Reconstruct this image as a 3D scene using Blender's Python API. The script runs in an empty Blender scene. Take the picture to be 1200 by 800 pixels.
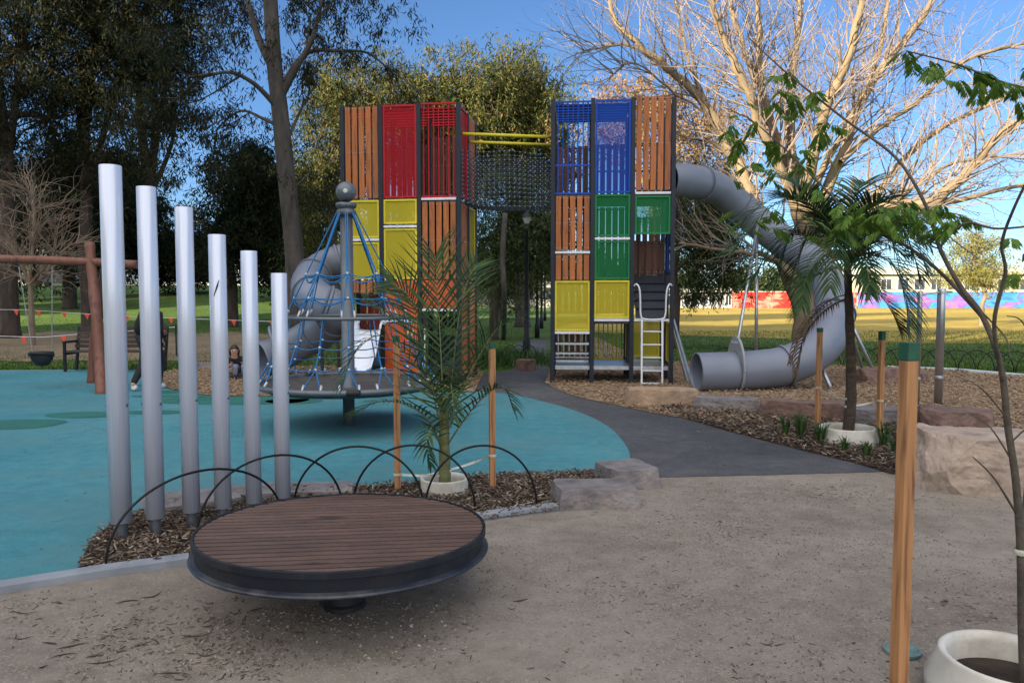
import bpy, bmesh, math, random
import numpy as np
from mathutils import Vector, Matrix, noise as mnoise
R = math.radians
C = bpy.context.scene.collection
SC = bpy.context.scene

# ---------------------------------------------------------------- camera, sky, sun, exposure
CAM_H = 1.7
PITCH = math.atan(55/900)
cam = bpy.data.objects.new('camera', bpy.data.cameras.new('camera'))
cam.data.lens = 27.0; cam.data.sensor_width = 36.0; cam.data.clip_end = 4000; cam.data.clip_start = 0.05
cam.location = (0, 0, CAM_H); cam.rotation_euler = (R(90)-PITCH, 0, 0)
C.objects.link(cam); SC.camera = cam

SUN_ELEV = R(17.0)
SUN_DIR = Vector((0.75, 0.66, 0)).normalized()          # the way the light travels over the ground
w = bpy.data.worlds.new('World'); SC.world = w; w.use_nodes = True
nt = w.node_tree; bg = nt.nodes['Background']
sky = nt.nodes.new('ShaderNodeTexSky'); sky.sky_type = 'NISHITA'; sky.sun_disc = False
sky.sun_elevation = SUN_ELEV
sky.sun_rotation = math.atan2(-SUN_DIR.x, -SUN_DIR.y)
sky.altitude = 1800; sky.air_density = 1.0; sky.dust_density = 0.0; sky.ozone_density = 5.0
# bright cloud-like fill added behind the camera to lift the shade, thinning out overhead
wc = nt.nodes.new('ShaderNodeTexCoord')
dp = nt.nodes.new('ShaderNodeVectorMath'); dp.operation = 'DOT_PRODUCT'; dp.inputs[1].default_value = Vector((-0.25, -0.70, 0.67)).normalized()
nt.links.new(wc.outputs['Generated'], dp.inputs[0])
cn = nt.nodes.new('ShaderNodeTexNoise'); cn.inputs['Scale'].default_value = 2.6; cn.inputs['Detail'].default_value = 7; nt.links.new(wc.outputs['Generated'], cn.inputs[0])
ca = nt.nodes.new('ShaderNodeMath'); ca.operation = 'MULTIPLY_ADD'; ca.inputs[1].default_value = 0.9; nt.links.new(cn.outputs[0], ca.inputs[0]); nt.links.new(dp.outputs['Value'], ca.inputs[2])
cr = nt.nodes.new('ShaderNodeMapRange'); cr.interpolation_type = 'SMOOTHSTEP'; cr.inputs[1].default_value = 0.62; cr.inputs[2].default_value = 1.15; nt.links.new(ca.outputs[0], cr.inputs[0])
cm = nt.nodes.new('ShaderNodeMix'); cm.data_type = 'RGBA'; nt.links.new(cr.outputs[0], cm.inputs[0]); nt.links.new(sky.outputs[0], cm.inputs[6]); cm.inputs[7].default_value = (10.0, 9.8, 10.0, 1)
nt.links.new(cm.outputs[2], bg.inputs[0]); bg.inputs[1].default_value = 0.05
sd = bpy.data.lights.new('sun', 'SUN'); sd.energy = 4.6; sd.angle = R(0.5); sd.color = (1.0, 0.83, 0.60)
so = bpy.data.objects.new('sun', sd); C.objects.link(so)
trav = Vector((SUN_DIR.x*math.cos(SUN_ELEV), SUN_DIR.y*math.cos(SUN_ELEV), -math.sin(SUN_ELEV)))
so.rotation_euler = trav.to_track_quat('-Z', 'Y').to_euler()
so.location = (-20, -20, 30)
vs = SC.view_settings
vs.view_transform = 'Standard'; vs.look = 'None'; vs.gamma = 1; vs.use_curve_mapping = False
vs.exposure = 1.97

SC.render.engine = 'CYCLES'
SC.cycles.use_denoising = True
SC.cycles.max_bounces = 6; SC.cycles.diffuse_bounces = 3; SC.cycles.glossy_bounces = 3
SC.cycles.transparent_max_bounces = 12; SC.cycles.transmission_bounces = 2
SC.cycles.caustics_reflective = False; SC.cycles.caustics_refractive = False

# ---------------------------------------------------------------- placing by measuring the photograph (1200 x 800 pixels)
def ray(px, py):
    dx = (px-600)/900; dy = (400-py)/900
    c, s = math.cos(PITCH), math.sin(PITCH)
    return Vector((dx, c+dy*s, -s+dy*c))
def at(px, py, Y):
    d = ray(px, py); t = Y/d.y
    return Vector((d.x*t, Y, CAM_H+d.z*t))
def gp(px, py, z=0.0):
    d = ray(px, py); t = (z-CAM_H)/d.z
    return Vector((d.x*t, d.y*t, z))

# ---------------------------------------------------------------- materials
def mk(name):
    m = bpy.data.materials.new(name); m.use_nodes = True
    n = m.node_tree; b = n.nodes['Principled BSDF']
    return m, n, b
def lin(c):
    return tuple((x/12.92 if x <= 0.04045 else ((x+0.055)/1.055)**2.4) for x in [v/255 for v in c])+(1,)
def node(n, t, **k):
    o = n.nodes.new(t)
    for a, v in k.items(): setattr(o, a, v)
    return o
def ramp(n, stops):
    r = n.nodes.new('ShaderNodeValToRGB'); e = r.color_ramp.elements
    while len(e) > 1: e.remove(e[-1])
    e[0].position = stops[0][0]; e[0].color = stops[0][1]
    for p, c in stops[1:]:
        x = e.new(p); x.color = c
    return r
def col(*c): return tuple(c)+(1,)
def plain(name, c, rough=0.6, metal=0.0, var=0.12, scale=6.0, bump=0.0, bscale=60.0, spec=0.5, stretch=(1,1,1), island=0.0, dirt=None, dirt_amt=0.0):
    """a base colour broken up by two octaves of noise, optional per-piece variation, worn patches and bump"""
    m, n, b = mk(name)
    tc = node(n, 'ShaderNodeTexCoord'); mp = node(n, 'ShaderNodeMapping'); mp.inputs['Scale'].default_value = stretch
    n.links.new(tc.outputs['Object'], mp.inputs[0])
    nz = node(n, 'ShaderNodeTexNoise'); nz.inputs['Scale'].default_value = scale; nz.inputs['Detail'].default_value = 6
    n.links.new(mp.outputs[0], nz.inputs[0])
    lo = tuple(max(0, x*(1-var)) for x in c)+(1,); hi = tuple(min(1, x*(1+var)) for x in c)+(1,)
    r = ramp(n, [(0.3, lo), (0.7, hi)]); n.links.new(nz.outputs[0], r.inputs[0]); out = r.outputs[0]
    if island:
        g = node(n, 'ShaderNodeNewGeometry'); mr = node(n, 'ShaderNodeMapRange')
        mr.inputs[3].default_value = 1-island; mr.inputs[4].default_value = 1+island
        n.links.new(g.outputs['Random Per Island'], mr.inputs[0])
        v = node(n, 'ShaderNodeVectorMath', operation='SCALE'); n.links.new(out, v.inputs[0]); n.links.new(mr.outputs[0], v.inputs['Scale']); out = v.outputs[0]
    if dirt:
        nz2 = node(n, 'ShaderNodeTexNoise'); nz2.inputs['Scale'].default_value = scale*0.35; nz2.inputs['Detail'].default_value = 8; nz2.inputs['Roughness'].default_value = 0.7
        n.links.new(tc.outputs['Object'], nz2.inputs[0])
        rr = ramp(n, [(0.48, col(0,0,0)), (0.68, col(dirt_amt,dirt_amt,dirt_amt))]); n.links.new(nz2.outputs[0], rr.inputs[0])
        mx = node(n, 'ShaderNodeMix', data_type='RGBA'); n.links.new(rr.outputs[0], mx.inputs[0]); n.links.new(out, mx.inputs[6]); mx.inputs[7].default_value = col(*dirt); out = mx.outputs[2]
    n.links.new(out, b.inputs['Base Color'])
    b.inputs['Roughness'].default_value = rough; b.inputs['Metallic'].default_value = metal
    b.inputs['Specular IOR Level'].default_value = spec
    if bump:
        nb = node(n, 'ShaderNodeTexNoise'); nb.inputs['Scale'].default_value = bscale; nb.inputs['Detail'].default_value = 5
        n.links.new(mp.outputs[0], nb.inputs[0])
        bp = node(n, 'ShaderNodeBump'); bp.inputs['Strength'].default_value = bump; bp.inputs['Distance'].default_value = 0.02
        n.links.new(nb.outputs[0], bp.inputs['Height']); n.links.new(bp.outputs[0], b.inputs['Normal'])
    return m
def wood(name, c, dark, island=0.25, grain=(30,30,2.2), rough=0.6):
    m, n, b = mk(name)
    tc = node(n, 'ShaderNodeTexCoord'); mp = node(n, 'ShaderNodeMapping'); mp.inputs['Scale'].default_value = grain
    g = node(n, 'ShaderNodeNewGeometry')
    add = node(n, 'ShaderNodeVectorMath', operation='ADD')
    sc = node(n, 'ShaderNodeMath', operation='MULTIPLY'); sc.inputs[1].default_value = 37
    n.links.new(g.outputs['Random Per Island'], sc.inputs[0])
    n.links.new(tc.outputs['Object'], mp.inputs[0]); n.links.new(mp.outputs[0], add.inputs[0]); n.links.new(sc.outputs[0], add.inputs[1])
    nz = node(n, 'ShaderNodeTexNoise'); nz.inputs['Scale'].default_value = 1.0; nz.inputs['Detail'].default_value = 7; nz.inputs['Distortion'].default_value = 0.6
    n.links.new(add.outputs[0], nz.inputs[0])
    r = ramp(n, [(0.28, col(*dark)), (0.45, col(*[x*0.9 for x in c])), (0.7, col(*[min(1,x*1.15) for x in c]))]); n.links.new(nz.outputs[0], r.inputs[0])
    # knots
    vo = node(n, 'ShaderNodeTexVoronoi'); vo.inputs['Scale'].default_value = 0.32; n.links.new(add.outputs[0], vo.inputs[0])
    kr = ramp(n, [(0.04, col(0.25,0.2,0.18)), (0.12, col(1,1,1))]); n.links.new(vo.outputs[0], kr.inputs[0])
    mu = node(n, 'ShaderNodeMix', data_type='RGBA', blend_type='MULTIPLY'); mu.inputs[0].default_value = 0.8
    n.links.new(r.outputs[0], mu.inputs[6]); n.links.new(kr.outputs[0], mu.inputs[7])
    mr = node(n, 'ShaderNodeMapRange'); mr.inputs[3].default_value = 1-island; mr.inputs[4].default_value = 1+island
    n.links.new(g.outputs['Random Per Island'], mr.inputs[0])
    v = node(n, 'ShaderNodeVectorMath', operation='SCALE'); n.links.new(mu.outputs[2], v.inputs[0]); n.links.new(mr.outputs[0], v.inputs['Scale'])
    n.links.new(v.outputs[0], b.inputs['Base Color']); b.inputs['Roughness'].default_value = rough
    bp = node(n, 'ShaderNodeBump'); bp.inputs['Strength'].default_value = 0.3; bp.inputs['Distance'].default_value = 0.004
    n.links.new(nz.outputs[0], bp.inputs['Height']); n.links.new(bp.outputs[0], b.inputs['Normal'])
    return m
def perforated(name, c, open_=0.34):
    """perforated sheet: the holes are real openings too fine to model, so the sheet lets that share of the light through"""
    m, n, b = mk(name)
    b.inputs['Base Color'].default_value = col(*c); b.inputs['Roughness'].default_value = 0.6; b.inputs['Specular IOR Level'].default_value = 0.15
    tr = node(n, 'ShaderNodeBsdfTransparent'); mx = node(n, 'ShaderNodeMixShader')
    mx.inputs[0].default_value = open_; n.links.new(b.outputs[0], mx.inputs[1]); n.links.new(tr.outputs[0], mx.inputs[2])
    n.links.new(mx.outputs[0], n.nodes['Material Output'].inputs[0])
    return m
def leafmat(name, a, b_, rough=0.75, trans=0.25, pal=None):
    m, n, b = mk(name)
    g = node(n, 'ShaderNodeNewGeometry'); st = [(0.0, col(*a)), (0.8, col(*b_))]
    if pal: st.append((1.0, col(*pal)))
    r = ramp(n, st); n.links.new(g.outputs['Random Per Island'], r.inputs[0])
    n.links.new(r.outputs[0], b.inputs['Base Color']); b.inputs['Roughness'].default_value = rough
    b.inputs['Specular IOR Level'].default_value = 0.15
    tl = node(n, 'ShaderNodeBsdfTranslucent'); n.links.new(r.outputs[0], tl.inputs[0])
    mx = node(n, 'ShaderNodeMixShader'); mx.inputs[0].default_value = trans
    n.links.new(b.outputs[0], mx.inputs[1]); n.links.new(tl.outputs[0], mx.inputs[2]); n.links.new(mx.outputs[0], n.nodes['Material Output'].inputs[0])
    return m
def ground_mat(name, stops, fine=90, coarse=0.5, bump=0.5, rough=0.95, speck=None, speck_scale=180, bdist=0.01, midscale=6, stain=None, stain_amt=0.5, stain_scale=0.8, stain_lo=0.5):
    """soil, gravel, rubber and asphalt: large stains, mid mottling and grain, each its own noise"""
    m, n, b = mk(name)
    tc = node(n, 'ShaderNodeTexCoord')
    def nz(s, d=6, ro=0.6):
        x = node(n, 'ShaderNodeTexNoise'); x.inputs['Scale'].default_value = s; x.inputs['Detail'].default_value = d; x.inputs['Roughness'].default_value = ro
        n.links.new(tc.outputs['Object'], x.inputs[0]); return x
    A, M, F = nz(coarse, 5), nz(midscale, 6, 0.65), nz(fine, 3, 0.7)
    s1 = node(n, 'ShaderNodeMath', operation='MULTIPLY_ADD'); s1.inputs[1].default_value = 0.45; n.links.new(A.outputs[0], s1.inputs[0])
    s2 = node(n, 'ShaderNodeMath', operation='MULTIPLY_ADD'); s2.inputs[1].default_value = 0.35; n.links.new(M.outputs[0], s2.inputs[0])
    s3 = node(n, 'ShaderNodeMath', operation='MULTIPLY'); s3.inputs[1].default_value = 0.20; n.links.new(F.outputs[0], s3.inputs[0])
    n.links.new(s3.outputs[0], s2.inputs[2]); n.links.new(s2.outputs[0], s1.inputs[2])
    r = ramp(n, [(p, col(*c)) for p, c in stops]); n.links.new(s1.outputs[0], r.inputs[0]); out = r.outputs[0]
    if speck:
        vo = node(n, 'ShaderNodeTexVoronoi'); vo.inputs['Scale'].default_value = speck_scale; n.links.new(tc.outputs['Object'], vo.inputs[0])
        sp = node(n, 'ShaderNodeSeparateColor'); n.links.new(vo.outputs['Color'], sp.inputs[0])
        gt = ramp(n, [(0.80, col(0,0,0)), (0.9, col(.8,.8,.8))]); n.links.new(sp.outputs[0], gt.inputs[0])
        mx = node(n, 'ShaderNodeMix', data_type='RGBA'); n.links.new(gt.outputs[0], mx.inputs[0]); n.links.new(out, mx.inputs[6]); mx.inputs[7].default_value = col(*speck); out = mx.outputs[2]
    if stain:
        sn = nz(stain_scale, 9, 0.72); sr = ramp(n, [(stain_lo, col(0,0,0)), (stain_lo+0.16, col(stain_amt,stain_amt,stain_amt))]); n.links.new(sn.outputs[0], sr.inputs[0])
        ms = node(n, 'ShaderNodeMix', data_type='RGBA'); n.links.new(sr.outputs[0], ms.inputs[0]); n.links.new(out, ms.inputs[6]); ms.inputs[7].default_value = col(*stain); out = ms.outputs[2]
    n.links.new(out, b.inputs['Base Color']); b.inputs['Roughness'].default_value = rough; b.inputs['Specular IOR Level'].default_value = 0.25
    ad = node(n, 'ShaderNodeMath', operation='ADD'); n.links.new(M.outputs[0], ad.inputs[0]); n.links.new(F.outputs[0], ad.inputs[1])
    bp = node(n, 'ShaderNodeBump'); bp.inputs['Strength'].default_value = bump; bp.inputs['Distance'].default_value = bdist
    n.links.new(ad.outputs[0], bp.inputs['Height']); n.links.new(bp.outputs[0], b.inputs['Normal'])
    return m

M = {}
M['dirt'] = ground_mat('decomposed_granite', [(0.36,(0.155,0.128,0.100)),(0.48,(0.235,0.200,0.162)),(0.60,(0.31,0.27,0.222))], fine=130, coarse=0.45, bump=0.7, speck=(0.32,0.28,0.235), speck_scale=105, bdist=0.014, stain=(0.11,0.088,0.068), stain_amt=0.55, stain_scale=0.55, stain_lo=0.50)
M['teal'] = ground_mat('teal_rubber', [(0.36,(0.030,0.135,0.165)),(0.5,(0.052,0.20,0.24)),(0.62,(0.085,0.26,0.295))], fine=260, coarse=0.35, bump=0.5, rough=0.85, speck=(0.07,0.28,0.32), speck_scale=220, bdist=0.006, stain=(0.09,0.20,0.215), stain_amt=0.7, stain_scale=0.55, stain_lo=0.46)
M['patch'] = ground_mat('green_rubber', [(0.36,(0.015,0.10,0.085)),(0.6,(0.03,0.15,0.13))], fine=260, bump=0.4, rough=0.85, bdist=0.004)
M['asphalt'] = ground_mat('asphalt', [(0.36,(0.038,0.041,0.049)),(0.5,(0.062,0.066,0.075)),(0.62,(0.10,0.104,0.112))], fine=220, coarse=0.6, bump=0.6, speck=(0.11,0.11,0.115), speck_scale=130, bdist=0.006, rough=0.9, stain=(0.15,0.14,0.125), stain_amt=0.35, stain_scale=0.7, stain_lo=0.50)
M['mulch_base'] = ground_mat('mulch_soil', [(0.36,(0.02,0.014,0.010)),(0.5,(0.05,0.034,0.024)),(0.62,(0.10,0.068,0.048))], fine=60, coarse=2, bump=1.0, bdist=0.02, midscale=18)
M['chips'] = ground_mat('wood_chip_fall', [(0.36,(0.12,0.078,0.046)),(0.5,(0.23,0.158,0.098)),(0.62,(0.34,0.25,0.165))], fine=40, coarse=0.7, bump=1.0, bdist=0.03, speck=(0.42,0.33,0.23), speck_scale=26, midscale=9)
M['lawn'] = ground_mat('lawn_grass', [(0.36,(0.028,0.055,0.010)),(0.5,(0.06,0.115,0.018)),(0.62,(0.12,0.165,0.03))], fine=30, coarse=0.12, bump=1.0, bdist=0.04, midscale=2.2)
M['field'] = ground_mat('dry_field_grass', [(0.36,(0.17,0.15,0.025)),(0.5,(0.33,0.25,0.05)),(0.62,(0.44,0.32,0.08))], fine=20, coarse=0.06, bump=1.0, bdist=0.04, midscale=1.2)
M['earth'] = ground_mat('bare_earth', [(0.36,(0.11,0.085,0.05)),(0.62,(0.26,0.20,0.125))], fine=30, bump=0.8)
M['kerb'] = plain('concrete_kerb', (0.22,0.24,0.27), 0.85, var=0.2, scale=5, bump=0.3, bscale=150)
M['steel_tube'] = plain('brushed_aluminium', (0.58,0.63,0.74), 0.28, 0.25, var=0.06, scale=2, stretch=(60,60,1), bump=0.05, bscale=6)
M['stub'] = plain('galvanised_stub', (0.13,0.14,0.16), 0.55, 0.7, var=0.3, scale=18)
M['galv'] = plain('galvanised_steel', (0.42,0.44,0.46), 0.4, 0.85, var=0.2, scale=10)
M['stainless'] = plain('stainless_post', (0.42,0.43,0.46), 0.28, 0.85, var=0.08, scale=3)
M['dark_metal'] = plain('dark_painted_steel', (0.010,0.013,0.020), 0.55, 0.0, var=0.2, scale=7, spec=0.25, dirt=(0.06,0.055,0.05), dirt_amt=0.35)
M['flange'] = plain('worn_dark_flange', (0.022,0.027,0.038), 0.45, 0.2, var=0.4, scale=9, dirt=(0.18,0.17,0.16), dirt_amt=0.4)
M['hoop'] = plain('hoop_iron', (0.012,0.012,0.013), 0.45, 0.6, var=0.3)
M['post'] = plain('charcoal_post', (0.012,0.017,0.028), 0.5, 0, spec=0.3, var=0.15)
M['white_bar'] = plain('white_rail', (0.62,0.64,0.68), 0.4, 0, var=0.1)
M['disc_wood'] = wood('disc_boards', (0.105,0.062,0.046), (0.068,0.040,0.031), 0.22, grain=(3.0,9,9))
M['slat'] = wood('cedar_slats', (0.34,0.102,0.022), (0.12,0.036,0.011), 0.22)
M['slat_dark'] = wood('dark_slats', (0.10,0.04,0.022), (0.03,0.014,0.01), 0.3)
M['red_slat'] = wood('red_slats', (0.28,0.02,0.014), (0.12,0.01,0.008), 0.25)
M['stake'] = wood('pine_stake', (0.43,0.21,0.085), (0.17,0.07,0.03), 0.15, grain=(35,35,2.5))
M['log'] = wood('log_red', (0.16,0.060,0.036), (0.06,0.024,0.015), 0.15, grain=(16,16,3))
M['bench_wood'] = wood('bench_wood', (0.05,0.035,0.028), (0.02,0.014,0.012), 0.3, grain=(3,30,30))
M['green_tip'] = plain('green_paint', (0.012,0.075,0.04), 0.6, var=0.3, scale=20)
for k, c in dict(red=(0.42,0.008,0.02), blue=(0.004,0.060,0.40), yellow=(0.60,0.50,0.035), green=(0.008,0.17,0.055), orange=(0.66,0.085,0.012)).items():
    M[k] = plain(k+'_paint', c, 0.5, var=0.1, spec=0.25)
    M[k+'_mesh'] = perforated(k+'_perforated', tuple(x*0.85 for x in c), 0.34 if k in ('red','blue') else 0.28)
M['orange_panel'] = plain('orange_panel', (0.46,0.072,0.010), 0.35, var=0.2, scale=3)
M['grey_plastic'] = plain('grey_plastic', (0.15,0.175,0.23), 0.42, var=0.08, scale=3, dirt=(0.20,0.19,0.18), dirt_amt=0.25)
M['grey_light'] = plain('grey_flange', (0.24,0.26,0.29), 0.45, var=0.1)
M['white_plastic'] = plain('white_plastic', (0.62,0.66,0.74), 0.35, var=0.05)
M['cream_ring'] = plain('cream_ring', (0.58,0.56,0.49), 0.55, var=0.12, scale=8, dirt=(0.22,0.17,0.12), dirt_amt=0.55)
M['soil'] = ground_mat('dark_soil', [(0.36,(0.012,0.009,0.007)),(0.62,(0.05,0.036,0.027))], fine=80, coarse=5, bump=1.0)
M['rope_blue'] = plain('blue_rope', (0.008,0.14,0.36), 0.7, var=0.25, scale=60)
M['rope_dark'] = plain('dark_net_rope', (0.022,0.032,0.045), 0.7, var=0.25, scale=60)
M['net_clip'] = plain('net_clip', (0.16,0.19,0.21), 0.5)
M['clip'] = plain('light_clip', (0.45,0.47,0.48), 0.4, 0.3)
M['spin_grey'] = plain('climber_grey', (0.12,0.135,0.15), 0.4, 0.3, var=0.12)
M['spin_deck'] = plain('climber_deck', (0.07,0.065,0.06), 0.8, var=0.25)
M['webbing'] = plain('webbing', (0.50,0.50,0.42), 0.8, var=0.2, scale=30)
M['rock_purple'] = plain('purple_stone', (0.17,0.155,0.155), 0.9, var=0.35, scale=5, bump=1.0, bscale=22, dirt=(0.27,0.22,0.175), dirt_amt=0.45)
M['rock_tan'] = plain('tan_sandstone', (0.34,0.235,0.15), 0.9, var=0.25, scale=6, bump=0.9, bscale=18, dirt=(0.16,0.12,0.10), dirt_amt=0.6)
M['rock_cream'] = plain('cream_boulder', (0.33,0.26,0.205), 0.9, var=0.3, scale=3.5, bump=1.0, bscale=16, dirt=(0.10,0.068,0.055), dirt_amt=0.85)
M['rock_brown'] = plain('brown_stone', (0.17,0.105,0.085), 0.9, var=0.35, scale=6, bump=1.0, bscale=20)
M['bark_grey'] = plain('grey_bark', (0.055,0.048,0.043), 0.95, var=0.45, scale=5, bump=1.0, bscale=14, stretch=(1,1,0.25), dirt=(0.10,0.088,0.078), dirt_amt=0.6)
M['bark_dark'] = plain('dark_bark', (0.05,0.038,0.03), 0.95, var=0.4, scale=6, bump=1.0, bscale=20, stretch=(1,1,0.3))
M['bark_pale'] = plain('pale_bark', (0.185,0.142,0.088), 0.85, var=0.3, scale=3, bump=0.6, bscale=14, stretch=(1,1,0.5), dirt=(0.16,0.12,0.085), dirt_amt=0.7)
M['twig'] = plain('twig_bark', (0.19,0.155,0.13), 0.9, var=0.3, scale=2, island=0.3)
M['twig_pale'] = plain('pale_twig', (0.20,0.15,0.11), 0.9, var=0.3, scale=2, island=0.3)
M['stem_brown'] = plain('sapling_bark', (0.075,0.062,0.045), 0.8, var=0.4, scale=14, bump=0.5, bscale=40)
M['palm_stem'] = plain('palm_stem', (0.12,0.13,0.045), 0.6, var=0.3, scale=10, stretch=(1,1,3))
M['palm_trunk'] = plain('palm_trunk', (0.06,0.042,0.03), 0.95, var=0.4, scale=10, bump=1.0, bscale=30, stretch=(1,1,4))
M['leaf_euc'] = leafmat('eucalypt_leaf', (0.008,0.014,0.006), (0.026,0.032,0.013), pal=(0.07,0.045,0.018))
M['leaf_dark'] = leafmat('dark_leaf', (0.005,0.010,0.005), (0.015,0.023,0.009), trans=0.15)
M['leaf_olive'] = leafmat('olive_leaf', (0.026,0.040,0.012), (0.105,0.118,0.034), pal=(0.20,0.12,0.045))
M['leaf_pepper'] = leafmat('pepper_leaf', (0.020,0.040,0.014), (0.07,0.09,0.035), trans=0.2)
M['leaf_brown'] = leafmat('brown_leaf', (0.13,0.075,0.035), (0.25,0.17,0.085), trans=0.2)
M['leaf_lime'] = leafmat('lime_leaf', (0.11,0.12,0.03), (0.22,0.21,0.065))
M['leaf_palm'] = leafmat('palm_leaf', (0.010,0.030,0.013), (0.040,0.085,0.026), rough=0.38, trans=0.15, pal=(0.10,0.14,0.04))
M['leaf_dead'] = leafmat('dead_frond', (0.09,0.05,0.03), (0.17,0.11,0.07))
M['leaf_fern'] = leafmat('feathery_leaf', (0.05,0.12,0.018), (0.15,0.25,0.04), rough=0.4, trans=0.4)
M['grass_blade'] = leafmat('grass_blade', (0.03,0.06,0.010), (0.08,0.135,0.025), trans=0.3)
M['strap_leaf'] = leafmat('strap_leaf', (0.03,0.075,0.02), (0.07,0.13,0.04), rough=0.4)
M['litter'] = leafmat('litter', (0.035,0.024,0.018), (0.17,0.125,0.09), trans=0.0, pal=(0.38,0.33,0.27))
M['chip_bits'] = leafmat('chip_bits', (0.16,0.10,0.06), (0.38,0.28,0.18), trans=0.0)
M['pebble'] = leafmat('pebble', (0.10,0.085,0.07), (0.24,0.21,0.175), trans=0.0, pal=(0.42,0.39,0.35))
M['flag'] = plain('flag_orange', (0.80,0.10,0.05), 0.6)
M['brick'] = plain('clubhouse_brick', (0.22,0.12,0.08), 0.9, var=0.3, scale=3)
M['glass'] = plain('window_glass', (0.03,0.035,0.04), 0.08, 0, var=0.05, spec=0.8)
M['cream'] = plain('cream_wall', (0.36,0.35,0.27), 0.8, var=0.1, scale=0.4)
M['pale_wall'] = plain('pale_wall', (0.45,0.45,0.43), 0.8, var=0.1, scale=0.4)
M['roof_pale'] = plain('pale_roof', (0.36,0.38,0.34), 0.6, var=0.1, scale=0.5)
M['skin'] = plain('skin', (0.50,0.28,0.20), 0.5, var=0.05)
M['black_cloth'] = plain('black_cloth', (0.010,0.011,0.014), 0.9, var=0.3, scale=20)
M['grey_cloth'] = plain('grey_cloth', (0.16,0.18,0.27), 0.9, var=0.2, scale=20)
M['denim'] = plain('denim', (0.035,0.06,0.14), 0.9, var=0.3, scale=20)
M['hair'] = plain('hair', (0.022,0.013,0.009), 0.6, var=0.3, scale=40)
M['shoe'] = plain('shoe', (0.012,0.012,0.016), 0.6)
M['white_shoe'] = plain('white_shoe', (0.6,0.6,0.6), 0.6)
M['rubber_black'] = plain('black_rubber', (0.012,0.013,0.015), 0.6)
M['lid'] = plain('plastic_lid', (0.10,0.20,0.19), 0.6, var=0.35, scale=14, dirt=(0.2,0.17,0.13), dirt_amt=0.7)
M['car_white'] = plain('car_white', (0.65,0.66,0.68), 0.25)
M['car_grey'] = plain('car_grey', (0.16,0.17,0.19), 0.25, 0.3)
M['lantern'] = plain('lantern_grey', (0.32,0.34,0.34), 0.4, var=0.15)

# ---------------------------------------------------------------- object helpers
def tag(o, label=None, cat=None, group=None, kind=None):
    if label: o['label'] = label
    if cat: o['category'] = cat
    if group: o['group'] = group
    if kind: o['kind'] = kind
    return o
def thing(name, label, cat, loc=(0,0,0), group=None, rz=0):
    o = bpy.data.objects.new(name, None); o.empty_display_size = 0.2; C.objects.link(o)
    o.location = loc; o.rotation_euler = (0,0,rz)
    return tag(o, label, cat, group)
def root_loc(p):
    while p is not None and p.parent is not None: p = p.parent
    return Vector(p.location) if p is not None else Vector((0,0,0))
def dup(root, loc=None, rz=None, label=None, group=None):
    def cp(o, parent):
        c = o.copy(); C.objects.link(c); c.parent = parent
        for ch in o.children: cp(ch, c)
        return c
    r = cp(root, None)
    if loc is not None: r.location = loc
    if rz is not None: r.rotation_euler = (0,0,rz)
    if label: r['label'] = label
    if group: r['group'] = group
    return r
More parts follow.
